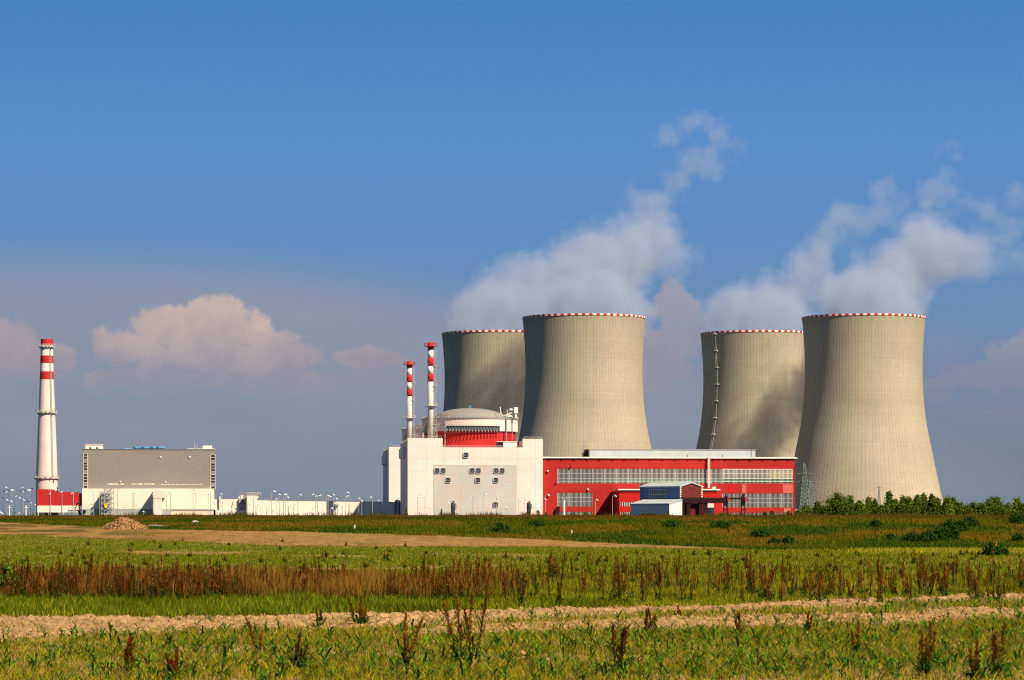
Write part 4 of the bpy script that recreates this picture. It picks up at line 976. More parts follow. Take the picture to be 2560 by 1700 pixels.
def long_wall():
    def X3(x): return 500 + x * .23719
    def zz(y, b=LB): return Z(1180 + y * .23719, 760, b)
    t = empty('low_connecting_building', PF(A(640, LB), LB, GZ), TH, 'long low cream building between grey block and reactor, with one raised block', 'low building')
    a0, a1, a2, a3 = A(X3(145), LB), A(X3(490), LB), A(X3(607), LB), A(X3(2112), LB)
    mb = MB(); mb.prism([(a0, zz(400)), (a1, zz(403)), (a1, zz(284)), (a0, zz(290))], LB, LB + 14); mb.build('left_wall', 'cream', t)
    mb = MB(); mb.box(a0 + 1, a1, LB - 1.2, LB + 10, zz(456), zz(404)); mb.build('canopy', 'white_plain', t)
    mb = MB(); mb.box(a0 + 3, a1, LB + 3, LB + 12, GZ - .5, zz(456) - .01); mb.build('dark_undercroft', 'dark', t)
    mb = MB(); mb.box(a0 + 4, A(X3(435), LB), LB - 3, LB - 2.4, GZ - .4, zz(484)); mb.build('low_wall', 'cream', t)
    P0 = LB - 12
    b0_, b1_ = A(X3(493), P0), A(X3(605), P0)
    mb = MB(); mb.box(b0_, b1_, P0, LB + 10, GZ - .5, zz(249, P0)); mb.build('raised_block', 'cream', t)
    mb = MB(); zq = zz(249, P0); mb.rail([(b0_ - 4, P0 + 8, zq), (b0_, P0, zq), (b1_ + 1.5, P0, zq)], 1.5, 1.2, .08); mb.rail([(b0_, P0 + 9, zq), (b1_ + 1.5, P0 + 9, zq)], 1.5, 1.2, .08)
    mb.build('roof_railing', 'pinkwhite', t)
    mb = MB(); mb.box(A(X3(465), P0 + 9), b0_ - .02, P0 + 6, LB - .01, zz(330), zz(255)); mb.box(A(X3(445), P0 + 11), b0_ - 4, P0 + 10.5, LB - .01, zz(400), zz(278)); mb.build('side_ducts', 'lampgrey', t)
    mb = MB(); zt = zz(282); mb.lathe(A(X3(412), LB + 4), LB + 4, [(.9, zt - .5), (.9, zt + .9), (.2, zt + 1.3)], 10); mb.lathe(A(X3(438), LB + 4), LB + 4, [(1.0, zt - .5), (1.0, zt + 1.6), (.2, zt + 2.)], 10); mb.build('roof_fan', 'steel', t)
    mb = MB(); mb.box(A(X3(201), LB - .5), A(X3(221), LB - .5), LB - 1.3, LB - .3, zz(400), zz(258)); mb.build('flue', 'pinkwhite', t)
    c0 = A(X3(607), LB); 
    mb = MB(); mb.prism([(c0, zz(450)), (a3, zz(450)), (a3, zz(317)), (c0, zz(295))], LB, LB + 16); mb.build('long_upper_wall', 'cream', t)
    mb = MB(); mb.box(c0, a3, LB - .25, LB + 16, GZ - .5, zz(450) - .01); mb.build('long_lower_wall', 'white_plain', t)
    mb = MB(); mb.prism([(c0, zz(295)), (a3, zz(317)), (a3, zz(315.5)), (c0, zz(293.5))], LB - .2, LB + .3); mb.build('roof_edge', 'lampgrey', t)
    mb = MB()
    for x_ in (2062, 2100):
        for dd in (-3.5, 3.5): mb.tube([(A(X3(x_ + dd), LB - 1), LB - 1, GZ), (A(X3(x_ + dd), LB - 1), LB - 1, zz(300))], .3, 5)
        for y_ in range(300, 490, 11): mb.tube([(A(X3(x_ - 6), LB - 1), LB - 1, zz(y_)), (A(X3(x_ + 6), LB - 1), LB - 1, zz(y_))], .2, 4)
    mb.build('service_ladder', 'navy', t)
    mb = MB()
    for dd in (-5, 5): mb.tube([(A(X3(2080 + dd), LB + 2), LB + 2, zz(318)), (A(X3(2080 + dd), LB + 2), LB + 2, zz(288))], .35, 6)
    mb.build('roof_pipes', 'pinkwhite', t)
    v = MB(); bb = LB - 6; v.box(A(X3(1505), bb), A(X3(1565), bb), bb, bb + 2.5, GZ + .9, zz(462, bb)); v.box(A(X3(1507), bb), A(X3(1528), bb), bb - .02, bb + 2.4, GZ + .5, GZ + .9, 1)
    vo = empty('grey_container', PF(A(X3(1530), bb), bb, GZ), TH, 'low grey container at the foot of the long cream wall near the shadow', 'container')
    v.build('container_body', ['greyband', 'dark'], vo)
long_wall()

# small reactor-front items -------------------------------------------------------------
def tank(px, label):
    b = -14; a = A(px, b); zt = Z(1251.5 if px < 1200 else 1252, px, b)
    t = empty('dark_tank', PF(a, b, GZ), TH, label, 'tank', 'dark upright tanks before the reactor building')
    zm_ = Z(1257, px, b)
    mb = MB(); mb.lathe(a, b, [(1.0, GZ - .4), (1.05, GZ + 1), (.95, GZ + 2.5), (1.08, zm_ - 1.6), (1.0, zm_ - .6), (.75, zm_)], 20); mb.build('tank_body', 'dark', t)
    mb = MB(); mb.lathe(a + .25, b, [(.48, zm_ - .3), (.5, zm_ + .6), (.35, zt - .2), (.1, zt)], 12); mb.build('tank_cap', 'dark', t)
    mb = MB(); mb.tube([(a + .6, b, zm_ - .2), (a + 1.3, b, zm_ - .7), (a + 1.5, b, zm_ - 1.6), (a + 1.4, b, zm_ - 2.8), (a + .95, b, zm_ - 3.3)], .2, 6); mb.tube([(a - .9, b, zm_ - 2), (a - .9, b, zm_ + .7), (a - .3, b, zm_ + .9)], .13, 5); mb.build('tank_pipe', 'darkgrey', t)
tank(1132.5, 'dark upright tank with side pipe before the grey facade panel')
tank(1322, 'dark upright tank near the right corner of the reactor building')
b_ = -20.; kw = empty('perimeter_wall', PF(A(1180, b_), b_, GZ), TH, 'low pale concrete wall along the foot of the reactor building', 'low wall')
mb = MB(); mb.box(A(1056, b_), A(1330, b_), b_, b_ + .5, GZ - .4, Z(1288.5, 1190, b_)); mb.prism([(A(1048, b_), GZ), (A(1056, b_) - .01, GZ), (A(1056, b_) - .01, Z(1288.5, 1190, b_))], b_, b_ + .5); mb.build('wall', 'pinkwhite', kw)
mb = MB(); mb.box(A(1056, b_) - .1, A(1330, b_) + .1, b_ - .1, b_ + .6, Z(1288.5, 1190, b_), Z(1288.5, 1190, b_) + .15); mb.build('coping', 'white_plain', kw)
b_ = -30.; pl = empty('white_post', PF(A(1409, b_), b_, GZ), TH, 'thick white pipe post before the red hall, lower left windows', 'post')
mb = MB(); mb.tube([(A(1410, b_), b_, GZ - .4), (A(1410, b_), b_, Z(1251, 1410, b_))], .55, 12); mb.build('pipe', 'mullw', pl)
mb = MB(); mb.box(A(1405, b_), A(1420, b_), b_ - .3, b_ + .3, Z(1248, 1410, b_), Z(1246.5, 1410, b_)); mb.tube([(A(1410, b_), b_, Z(1251, 1410, b_)), (A(1412, b_), b_, Z(1243, 1410, b_)), (A(1420, b_), b_, Z(1240, 1410, b_))], .12, 4); mb.build('head', 'steel', pl)

# ================================================================== LAMPS, PYLONS
def lamp(px, hx, hy, b, label, group, kind='hook', thick=.13):
    a = A(px, b); ah = A(hx, b); zh = Z(hy, px, b)
    t = empty('lamp_post', PF(a, b, GZ), TH, label, 'lamp post', group)
    mb = MB(); s_ = 1 if ah >= a else -1; w = abs(ah - a)
    if kind == 'hook' and w > .25:
        zt = zh + .45 + min(.5, w * .25)
        pts = [(a, b, GZ - .4), (a, b, zt - min(2.2, 1 + w * .5)), (a + s_ * w * .12, b, zt - .7), (a + s_ * w * .4, b, zt - .1), (a + s_ * w * .7, b, zt), (ah, b, zh + .35)]
    else: pts = [(a, b, GZ - .4), (a, b, zh)]
    mb.tube(pts, thick * 1.25, 6, r1=thick * .8); mb.build('pole', 'lampgrey', t)
    mb = MB(); mb.tube([(ah - s_ * .35, b - .1, zh + .38), (ah + s_ * .55, b - .1, zh - .12)], .33 if kind != 'flood' else .42, 8, r1=.22); mb.build('lamp_head', 'lamphead', t)
z4 = lambda x, y: (600 + x * .12706, 1200 + y * .12706)
z5 = lambda x, y: (860 + x * .07624, 1200 + y * .07624)
zz1 = lambda x, y: (x * .25413, 1060 + y * .25413)
zc4 = lambda x, y: (930 + x * .3251, 820 + y * .3251)
z6 = lambda x, y: (1320 + x * .29648, 1080 + y * .29648)
zL0 = lambda x, y: (x * .09318, 1200 + y * .09318)
LW, LG, LR, LH, LL = [], [], [], [], []
def add(lst, fn, px, hx, hy, kind='hook', b=None):
    P_ = fn(px, hy); H_ = fn(hx, hy); lst.append((P_[0], H_[0], H_[1], kind, b))
for v in ((618, 675, 232), (728, 727, 380), (775, 779, 295), (855, 883, 300), (895, 903, 290), (945, 945, 350), (1140, 1190, 300), (1485, 1440, 295), (1527, 1510, 322), (1632, 1578, 312),
          (1697, 1737, 320), (1733, 1776, 333), (1840, 1842, 300), (1885, 1900, 378), (2070, 2127, 258), (2163, 2120, 325), (1055, 1090, 488), (955, 990, 530), (405, 350, 510), (450, 412, 450),
          (570, 470, 415), (522, 355, 480), (635, 672, 600), (770, 808, 605), (1375, 1385, 630), (1415, 1590, 560), (1920, 1885, 470), (2015, 1998, 518), (2140, 2110, 485), (1605, 1545, 632), (1655, 1662, 715),
          (265, 345, 345), (145, 200, 480), (312, 305, 520), (1780, 1810, 565), (1335, 1300, 668)): add(LW, z4, *v)
for v in ((485, 500, 617), (580, 583, 700), (928, 888, 577), (1180, 1160, 683)): add(LW, z5, *v)
for v in ((495, 493, 690), (610, 609, 672), (720, 710, 685), (922, 922, 692), (980, 1003, 668), (1158, 1180, 650), (1217, 1217, 815), (1308, 1299, 680), (1318, 1330, 678), (1411, 1411, 867), (1510, 1508, 695), (1637, 1655, 672), (1678, 1662, 680),
          (1900, 1918, 648), (1928, 1912, 685), (2048, 2050, 692), (2070, 2084, 682), (2187, 2180, 690)): add(LG, zz1, *v)
for v in ((350, 358, 1302), (362, 379, 1279), (407, 393, 1300), (448, 448, 1385), (588, 588, 1350), (776, 764, 1307), (855, 874, 1281), (957, 964, 1310), (1033, 1033, 1385), (1127, 1114, 1310), (1138, 1138, 1330), (1170, 1180, 1314), (1333, 1333, 1320)): add(LR, zc4, *v)
for v in ((148, 172, 535), (568, 582, 576), (712, 738, 543)): add(LH, z6, *v)
for i, v in enumerate(sorted(LW)): lamp(v[0], v[1], v[2], 18 - (i * 7) % 34, f'slender street lamp post, {ordn(i + 1)} from the left along the long low cream wall', 'lamp posts along the long low wall', v[3])
for i, v in enumerate(sorted(LG)): lamp(v[0], v[1], v[2], 28 - (i * 5) % 20, f'slender lamp post, {ordn(i + 1)} from the left before the grey block and red block', 'lamp posts before the grey block', v[3])
for i, v in enumerate(sorted(LR)): lamp(v[0], v[1], v[2], -28, f'thin hooked lamp post, {ordn(i + 1)} from the left before the white reactor building', 'lamp posts before the reactor building', v[3], .10)
for i, v in enumerate(sorted(LH)): lamp(v[0], v[1], v[2], -40, f'lamp post with pale head, {ordn(i + 1)} from the left before the red hall', 'lamp posts before the red hall', v[3])
# yard lamps far left, many heads receding
for v in ((165, 213), (110, 303), (222, 292), (183, 328), (340, 285), (310, 292), (612, 213), (555, 303), (668, 292), (628, 328), (800, 283), (752, 292), (862, 235), (82, 490), (442, 447), (525, 492), (192, 548), (300, 583),
          (640, 548), (750, 585), (845, 625), (950, 677), (8, 878), (60, 908), (395, 888), (522, 900), (1560, 283)): 
    P_ = zL0(*v); LL.append((P_[0] + random.uniform(-.6, .6), P_[0], P_[1], 'flood', None))
for i, v in enumerate(sorted(LL)): lamp(v[0], v[1], v[2], 100 + (i * 13) % 60, f'thin yard floodlight, {ordn(i + 1)} from the left, at the far left beside the chimney', 'yard floodlights at the far left', 'flood', .06)
for i, x_ in enumerate((247, 695)):
    px_, _ = zL0(x_, 0); b_ = 60; a = A(px_, b_)
    t = empty('watch_post', PF(a, b_, GZ), TH, ('white post with small platform at the far left edge', 'white post with small platform just left of the tall chimney')[i], 'mast', 'white posts with platforms')
    zt = Z(zL0(0, 690)[1], px_, b_); zp = Z(zL0(0, 745)[1], px_, b_)
    mb = MB(); mb.tube([(a, b_, GZ - .4), (a, b_, zt - .4)], .32, 8); mb.build('post', 'mullw', t)
    mb = MB(); mb.box(a - .7, a + 1.1, b_ - .5, b_ + .5, zp - .12, zp + .12); mb.lathe(a, b_, [(.2, zt - .5), (.55, zt - .1), (.5, zt + .1), (.1, zt + .15)], 10); mb.build('platform', 'mullw', t)
    mb = MB(); mb.lathe(a + 2.3, b_, [(.05, zp - 1.0), (.35, zp - .7), (.35, zp - .4), (.05, zp - .1)], 8); mb.tube([(a + 2.3, b_, GZ), (a + 2.3, b_, zp - .8)], .06, 4)
    s_ = empty('dark_ball_lamp', PF(a + 2.3, b_, GZ), TH, ('small dark globe on a thin pole at the far left', 'small dark globe on a thin pole beside the tall chimney')[i], 'lamp', 'dark globe lamps'); mb.build('globe', 'dark', s_)

def pylon(px, ptop, D, wb, wt, arms, label, seg=9, r=.12):
    x = (px - CX) / F * D; zt = EYE + (HZ - ptop) * D / F; z0 = GZ - .4
    t = empty('lattice_pylon', (x, D, GZ), 0, label, 'pylon', 'lattice pylons')
    mb = MB(WF)
    def cor(f_): w = wb + (wt - wb) * f_; return [(x + sx * w / 2, D + sy * w / 2, z0 + (zt - z0) * f_) for sx, sy in ((-1, -1), (1, -1), (1, 1), (-1, 1))]
    for k_ in range(seg):
        c0, c1 = cor(k_ / seg), cor((k_ + 1) / seg)
        for j in range(4):
            mb.tube([c0[j], c1[j]], r, 4, caps=False); mb.tube([c0[j], c1[(j + 1) % 4]], r * .7, 4, caps=False); mb.tube([c0[(j + 1) % 4], c1[j]], r * .7, 4, caps=False); mb.tube([c1[j], c1[(j + 1) % 4]], r * .7, 4, caps=False)
    mb.tube([cor(1)[0], (x, D, zt + 1)], r, 4)
    mb.build('lattice_mast', 'greenmetal', t)
    for (py_, half) in arms:
        z_ = EYE + (HZ - py_) * D / F
        ma = MB(WF)
        for dy in (-.5, .5): ma.tube([(x - half, D, z_), (x, D + dy, z_ + .6), (x + half, D, z_)], r * .8, 4)
        ma.tube([(x - half, D, z_), (x + half, D, z_)], r * .8, 4); ma.build('cross_arm', 'greenmetal', t)
pylon(2011, 1161, 1680, 6.5, 1.0, [(1185, 4), (1206, 4)], 'taller grey green lattice pylon by the right end of the red hall', 14, .17)
pylon(2026.5, 1207, 1690, 6.0, 1.4, [(1207, 4.5), (1225, 4)], 'shorter grey green lattice pylon just right of the taller one', 12, .17)
pylon(2197.6, 1220, 1500, 2.4, .3, [(1219, 1.0)], 'small thin lattice mast before the right front cooling tower', 10, .07)
mb = MB(WF); D = 1640; t = empty('fenced_transformer', ((1998 - CX) / F * D, D, GZ), 0, 'pale small framework beside the right end of the red hall', 'transformer')
X_ = lambda px: (px - CX) / F * D
for px_ in (1990, 1996, 2002, 2007): mb.box(X_(px_) - .2, X_(px_) + .2, D - .2, D + .2, GZ - .3, EYE + (HZ - 1274) * D / F)
for py_ in (1274, 1281, 1288): mb.box(X_(1989), X_(2008), D - .25, D + .25, EYE + (HZ - py_) * D / F - .2, EYE + (HZ - py_) * D / F + .2)
mb.build('frame', 'mull', t); mb = MB(WF); mb.box(X_(1992), X_(2003), D + .4, D + 3, GZ - .3, EYE + (HZ - 1281) * D / F); mb.build('transformer_body', 'greyband', t)
# overhead lines between hall and pylons are parts of the taller pylon's span: thin cables
mb = MB(WF); D = 1680
for (x0, y0, x1, y1) in ((2011, 1185, 1988, 1215), (2011, 1206, 1990, 1236), (2008, 1186, 1988, 1216)):
    mb.tube([((x0 - CX) / F * D, D, EYE + (HZ - y0) * D / F), ((x1 - CX) / F * (D - 60), D - 60, EYE + (HZ - y1) * (D - 60) / F)], .07, 4)
o = mb.build('overhead_cables', 'dark'); tag(o, 'thin overhead cables running from the taller pylon to the red hall', 'cables')

# ================================================================== STEAM
def plume(name, label, D, blobs, dens, gain, seed, yk=.44, parent_px=None, col=(.74, .84, 1.0), amp=.9):
    """blobs: (px, py, radius px, depth offset m, weight); a closed hull with a ragged steam volume inside"""
    s = D / F; blobs = [(b[0], b[1], b[2], max(0., 835 - b[1]) * yk, b[4] * .8 + .2) for b in blobs]      # the wind carries the steam up, right and away
    pts = [((b[0] - CX) * (D + b[3]) / F, D + b[3], EYE + (HZ - b[1]) * (D + b[3]) / F, b[2] * s, b[4]) for b in blobs]
    O = Vector((pts[0][0], pts[0][1], pts[0][2]))
    import bmesh
    bm = bmesh.new()
    for (x, y, z, r, w) in pts:
        bmesh.ops.create_icosphere(bm, subdivisions=2, radius=r * 1.38, matrix=Matrix.Translation(Vector((x, y, z)) - O))
    me = bpy.data.meshes.new(name); bm.to_mesh(me); bm.free()
    tmp = bpy.data.objects.new('tmp', me); COL.objects.link(tmp)
    md = tmp.modifiers.new('r', 'REMESH'); md.mode = 'VOXEL'; md.voxel_size = max(r for *_, r, w in pts) / 7
    dg = bpy.context.evaluated_depsgraph_get(); me2 = bpy.data.meshes.new_from_object(tmp.evaluated_get(dg)); bpy.data.objects.remove(tmp)
    me2.name = name; me2.materials.clear()
    m = bpy.data.materials.new(name); m.use_nodes = True; t = m.node_tree; t.nodes.clear(); T = NT(t)
    o = T.n('ShaderNodeOutputMaterial'); co = T.n('ShaderNodeTexCoord').outputs['Object']
    big = max(r for *_, r, w in pts)
    wn = T.noise(T.v('ADD', co, (seed * 37., 5., 9.)), .55 / big, 2, .5, col=True)
    cw = T.v('ADD', co, T.v('SCALE', T.v('SUBTRACT', wn, (.5, .5, .5)), scale=big * .8))
    wn2 = T.noise(T.v('ADD', co, (seed * 7., 15., 2.)), 2.4 / big, 3, .55, col=True)
    cw = T.v('ADD', cw, T.v('SCALE', T.v('SUBTRACT', wn2, (.5, .5, .5)), scale=big * .42))
    f = None
    for (x, y, z, r, w) in pts:
        c = (Vector((x, y, z)) - O)
        d = T.m('DIVIDE', T.v('DISTANCE', cw, tuple(c)), r * 1.32)
        g = T.m('MULTIPLY', T.m('MAXIMUM', T.m('SUBTRACT', 1.0, T.m('MULTIPLY', d, d)), 0.0), w)
        f = g if f is None else T.m('ADD', f, g)
    n1 = T.noise(T.v('ADD', co, (seed * 11., 0, 3.)), 2.0 / big, 7, .66)
    n0 = T.noise(T.v('ADD', co, (seed * 5., 8., 3.)), .6 / big, 2, .5)
    f = T.m('MINIMUM', f, 1.5)
    f = T.m('SUBTRACT', T.m('MULTIPLY', f, gain), T.m('ADD', .50, T.m('ADD', T.m('MULTIPLY', T.m('SUBTRACT', n1, .5), amp * 6.2), T.m('MULTIPLY', T.m('SUBTRACT', n0, .5), amp * 1.6))))
    dn = T.m('MULTIPLY', T.m('MULTIPLY', T.mr(f, 0, .45, 0, 1, True), T.m('ADD', .05, T.m('MULTIPLY', T.m('MINIMUM', T.m('MAXIMUM', f, 0.), 1.9), .52))), dens)
    v = T.n('ShaderNodeVolumePrincipled'); v.inputs['Color'].default_value = (*col, 1); v.inputs['Anisotropy'].default_value = .2
    t.links.new(dn, v.inputs['Density']); t.links.new(v.outputs[0], o.inputs['Volume'])
    try: m.cycles.volume_step_rate = .5
    except Exception: pass
    me2.materials.append(m)
    ob = bpy.data.objects.new(name, me2); COL.objects.link(ob); ob.location = O
    tag(ob, label, 'steam', None, 'stuff'); return ob
if PLUMES:
    plume('steam_plume', 'white steam rising from the rear cooling tower of the left pair', 2304,
          [(1246, 815, 105, 0, 1.4), (1190, 800, 75, -10, 1.3), (1300, 780, 95, 0, 1.2), (1350, 720, 85, 5, 1.05), (1290, 700, 60, 10, .75), (1410, 670, 75, 0, .9), (1420, 620, 55, 10, .7), (1240, 720, 60, 10, .45), (1200, 740, 60, 10, .45)], .040, 1.8, 1)
    plume('steam_plume', 'broad white steam cloud rising from the front cooling tower of the left pair, trailing up right', 2120,
          [(1460, 790, 115, 0, 1.5), (1540, 770, 85, 0, 1.4), (1510, 700, 110, 0, 1.35), (1530, 630, 95, 0, 1.15), (1600, 640, 75, 0, .85), (1610, 570, 60, 5, .8), (1690, 640, 60, 5, .6), (1660, 580, 45, 5, .55), (1650, 510, 50, 8, .75), (1680, 455, 55, 8, .75),
           (1715, 405, 42, 8, .65), (1770, 415, 50, 8, .62), (1790, 360, 40, 8, .62), (1790, 315, 40, 8, .70), (1745, 298, 38, 8, .72), (1700, 315, 42, 8, .6), (1660, 345, 38, 8, .5), (1840, 385, 40, 8, .4), (1470, 570, 40, 5, .5), (1600, 500, 60, 5, .4), (1440, 715, 75, 0, 1.0), (1400, 705, 62, 0, .9), (1470, 650, 62, 0, .65)], .046, 1.8, 2)
    plume('steam_plume', 'thin steam drifting up right from the rear cooling tower of the right pair', 2304,
          [(1893, 815, 110, 0, 1.35), (1830, 800, 75, 0, 1.15), (1960, 790, 75, 0, 1.1), (1950, 740, 75, 0, .95), (2010, 690, 65, 0, .95), (2030, 650, 55, 0, .9), (2060, 600, 48, 0, .7), (2090, 555, 45, 0, .7), (2115, 535, 38, 0, .8), (2175, 545, 42, 0, .7), (2235, 525, 45, 0, .6), (2205, 465, 36, 0, .65), (2150, 560, 40, 0, .55), (2190, 500, 36, 0, .5)], .038, 1.8, 3)
    plume('steam_plume', 'wide steam cloud drifting up right from the front cooling tower of the right pair', 2120,
          [(2159, 790, 118, 0, 1.5), (2240, 760, 85, 0, 1.2), (2130, 750, 70, 0, 1.1), (2210, 710, 90, 0, 1.1), (2270, 670, 90, 0, 1.1), (2320, 620, 85, 0, 1.2), (2380, 650, 75, 0, .9), (2300, 590, 50, 0, .9), (2440, 640, 60, 0, .55), (2350, 470, 52, 0, .78), (2390, 510, 45, 0, .62), (2310, 480, 40, 0, .5),
           (2465, 530, 45, 0, .62), (2510, 570, 45, 0, .55), (2530, 640, 42, 0, .42), (2540, 500, 45, 0, .42), (2380, 385, 40, 0, .38), (2170, 640, 60, 0, .5), (2430, 590, 50, 0, .5), (2490, 610, 46, 0, .5), (2330, 520, 40, 0, .45), (2555, 560, 40, 0, .45)], .044, 1.8, 4)
    plume('vapour_wisp', 'small grey wisp of vapour above the shaded left end of the hall roof box', 1600,
          [(1462, 1128, 13, 0, 1.2), (1460, 1115, 10, 0, 1.1), (1459, 1103, 8, 0, .9)], .10, 1.8, 5, col=(.45, .45, .5), amp=.6)

# ================================================================== VEGETATION
def at_row(px, row, y0=45., y1=520.):
    """ground point under a picture column whose line of sight meets the ground at that row"""
    lo, hi = y0, y1
    for _ in range(50):
        m_ = (lo + hi) / 2; x = (px - CX) / F * m_; r = HZ + F * (EYE - G1(x, m_)) / m_
        if r > row: lo = m_
        else: hi = m_
    y = (lo + hi) / 2; x = (px - CX) / F * y
    return x, y, G1(x, y)

def blades(x, y, h, w, col, lean=.35, seed=0):
    """one bent blade (2 tris) per root"""
    r = np.random.default_rng(seed); n = len(x); z = ground_z(x, y) - .02
    th = r.uniform(0, 2 * np.pi, n); lx = np.cos(r.uniform(0, 6.28, n)) * h * lean * r.random(n); ly = np.sin(r.uniform(0, 6.28, n)) * h * lean * r.random(n)
    dx, dy = np.cos(th) * w / 2, np.sin(th) * w / 2 * .6
    dx = np.where(np.abs(dx) < w * .22, w * .22, dx)
    v = np.empty((n, 4, 3)); v[:, 0] = np.stack([x - dx, y - dy, z], 1); v[:, 1] = np.stack([x + dx, y + dy, z], 1)
    v[:, 2] = np.stack([x + lx * .45 + dx * .7, y + ly * .45 + dy * .7, z + h * .6], 1); v[:, 3] = np.stack([x + lx, y + ly, z + h], 1)
    b = np.arange(n)[:, None] * 4; f = np.concatenate([b + np.array([[0, 1, 2]]), b + np.array([[0, 2, 3]])], 0)
    c = np.repeat((col * .95 * r.uniform(.6, 1.3, (n, 1)))[:, None, :], 4, 1); 
    return v.reshape(-1, 3), f, c.reshape(-1, 3)
def scatter(n, y0, y1, seed, marg=1.12):
    r = np.random.default_rng(seed); y = np.sqrt(r.uniform(y0 * y0, y1 * y1, n)); t = r.uniform(-.161 * marg, .161 * marg, n); return t * y, y, r
def pick(r, pal, n, p=None):
    return np.array(pal)[r.choice(len(pal), n, p=p)]
def veg_object(name, parts, label, cat):
    vs, fs, cs, o = [], [], [], 0
    for v, f, c in parts: vs.append(v); fs.append(f + o); cs.append(c); o += len(v)
    me = np_mesh(name, np.concatenate(vs), np.concatenate(fs), np.clip(np.concatenate(cs), 0, 1)); ob = link(name, me); tag(ob, label, cat, None, 'stuff'); return ob

GRN = [(.10, .155, .005), (.145, .18, .008), (.065, .115, .004), (.19, .205, .012)]
YEL = [(.27, .26, .010), (.34, .275, .015), (.20, .205, .006), (.42, .29, .05)]
DRK = [(.03, .07, .008), (.04, .09, .006)]
RED = [(.25, .06, .010), (.19, .04, .008), (.30, .10, .012), (.14, .04, .010)]
RUS = [(.34, .14, .012), (.28, .10, .010), (.36, .19, .02)]
parts = []
# weeds in the front maize field
x, y, r = scatter(int(230000 * VEG), 47, 76, 101); z = zones(x, y)
pn = fbm(x / 1.1, y / 1.8, 4, 11); pn2 = fbm(x / 4, y / 3, 3, 55)
keep = (z['rw'] > z['T1'] - 2) & (r.random(len(x)) < (1 - .84 * z['soil1']) * (1 - .70 * z['soil2']) * (.18 + 1.0 * sst(.38, .60, pn * .5 + pn2 * .5)))
x, y = x[keep], y[keep]; n = len(x)
parts.append(blades(x, y, r.uniform(.05, .17, n) * (1 + .6 * (r.random(n) < .1)), r.uniform(.010, .026, n), pick(r, YEL + GRN[:2] + [(.30, .17, .07), (.20, .11, .04)], n, [.22, .18, .18, .08, .10, .08, .10, .06]), .9, 1))
# bright grass strip
x, y, r = scatter(int(330000 * VEG), 74, 142, 102); z = zones(x, y); edge = z['T1'] - z['rw']
rightness = sst(1000, 1700, z['px'])
keep = (edge > -1) & (z['rw'] > 1432) & (r.random(len(x)) < (.62 + .38 * sst(.4, .6, fbm(x / 2, y / 4, 3, 61))))
x, y = x[keep], y[keep]; rt = rightness[keep]; n = len(x)
c = np.where((r.random(n) < .25 + .6 * rt)[:, None], pick(r, YEL[:3] + [(.12, .17, .012)], n), pick(r, GRN, n))
c = c * (1 - .35 * rt[:, None] * 0); dk = sst(.54, .66, fbm(x / 2.5, y / 5, 3, 62)); c = c * (1 - .45 * dk[:, None])
parts.append(blades(x, y, r.uniform(.10, .34, n) * (1 - .35 * rt), r.uniform(.016, .034, n), c, .55, 2))
# mid field
x, y, r = scatter(int(240000 * VEG), 140, 290, 103); z = zones(x, y)
tn_ = np.maximum(z['tan'], np.maximum(z['tan2'], z['tan3']))
keep = (z['rw'] < 1436) & ((z['rw'] > np.where(z['px'] < 1850, z['tb'], 1372) - 1) | ((z['rw'] > z['tt'] + 2) & (r.random(len(x)) < .45 * sst(.45, .6, fbm(x / 2.5, y / 5, 3, 64))))) & (r.random(len(x)) < (1 - .8 * tn_) * (.5 + .5 * sst(.4, .6, fbm(x / 5, y / 12, 3, 63))))
x, y = x[keep], y[keep]; n = len(x)
parts.append(blades(x, y, r.uniform(.05, .17, n), r.uniform(.04, .09, n), pick(r, [(.125, .170, .003), (.165, .185, .005), (.09, .13, .003), (.26, .22, .015), (.36, .25, .06)], n, [.3, .27, .2, .15, .08]), .6, 3))
# bank and crest grass
x, y, r = scatter(int(420000 * VEG), 250, 425, 104); z = zones(x, y)
keep = (z['rw'] < np.where(z['px'] < 1850, z['tt'], 1374) + 1) | ((z['px'] > 1850) & (z['rw'] < 1374))
x, y = x[keep], y[keep]; rw = z['rw'][keep]; px = z['px'][keep]; n = len(x)
w1 = fbm(x / 7, y / 16, 4, 12); w2 = fbm(x / 9, y / 14, 4, 21)
c = np.where((r.random(n) < sst(.42, .60, w1))[:, None], pick(r, [(.17, .115, .010), (.14, .095, .008), (.20, .12, .012)], n), pick(r, [(.10, .11, .005), (.125, .13, .006), (.065, .085, .004)], n))
c = np.where((r.random(n) < sst(.50, .60, w2) * .85)[:, None], pick(r, [(.035, .085, .005), (.05, .10, .006), (.025, .055, .004)], n), c)
c = np.where((r.random(n) < (1 - sst(1294, 1304, rw)) * .65)[:, None], pick(r, [(.13, .055, .010), (.16, .075, .012), (.10, .04, .010)], n), c)
parts.append(blades(x, y, r.uniform(.10, .34, n), r.uniform(.05, .11, n), c, .4, 4))
# taller weeds breaking the crest line
x, y, r = scatter(16000, 385, 425, 110); n = len(x); g_ = fbm(x / 2.0, y / 20, 3, 95); k_ = r.random(n) < sst(.50, .68, g_); x, y, g_ = x[k_], y[k_], g_[k_]; n = len(x)
parts.append(blades(x, y, r.uniform(.25, .85, n), r.uniform(.05, .10, n), pick(r, [(.10, .08, .010), (.06, .08, .008), (.13, .07, .012)], n), .35, 8))
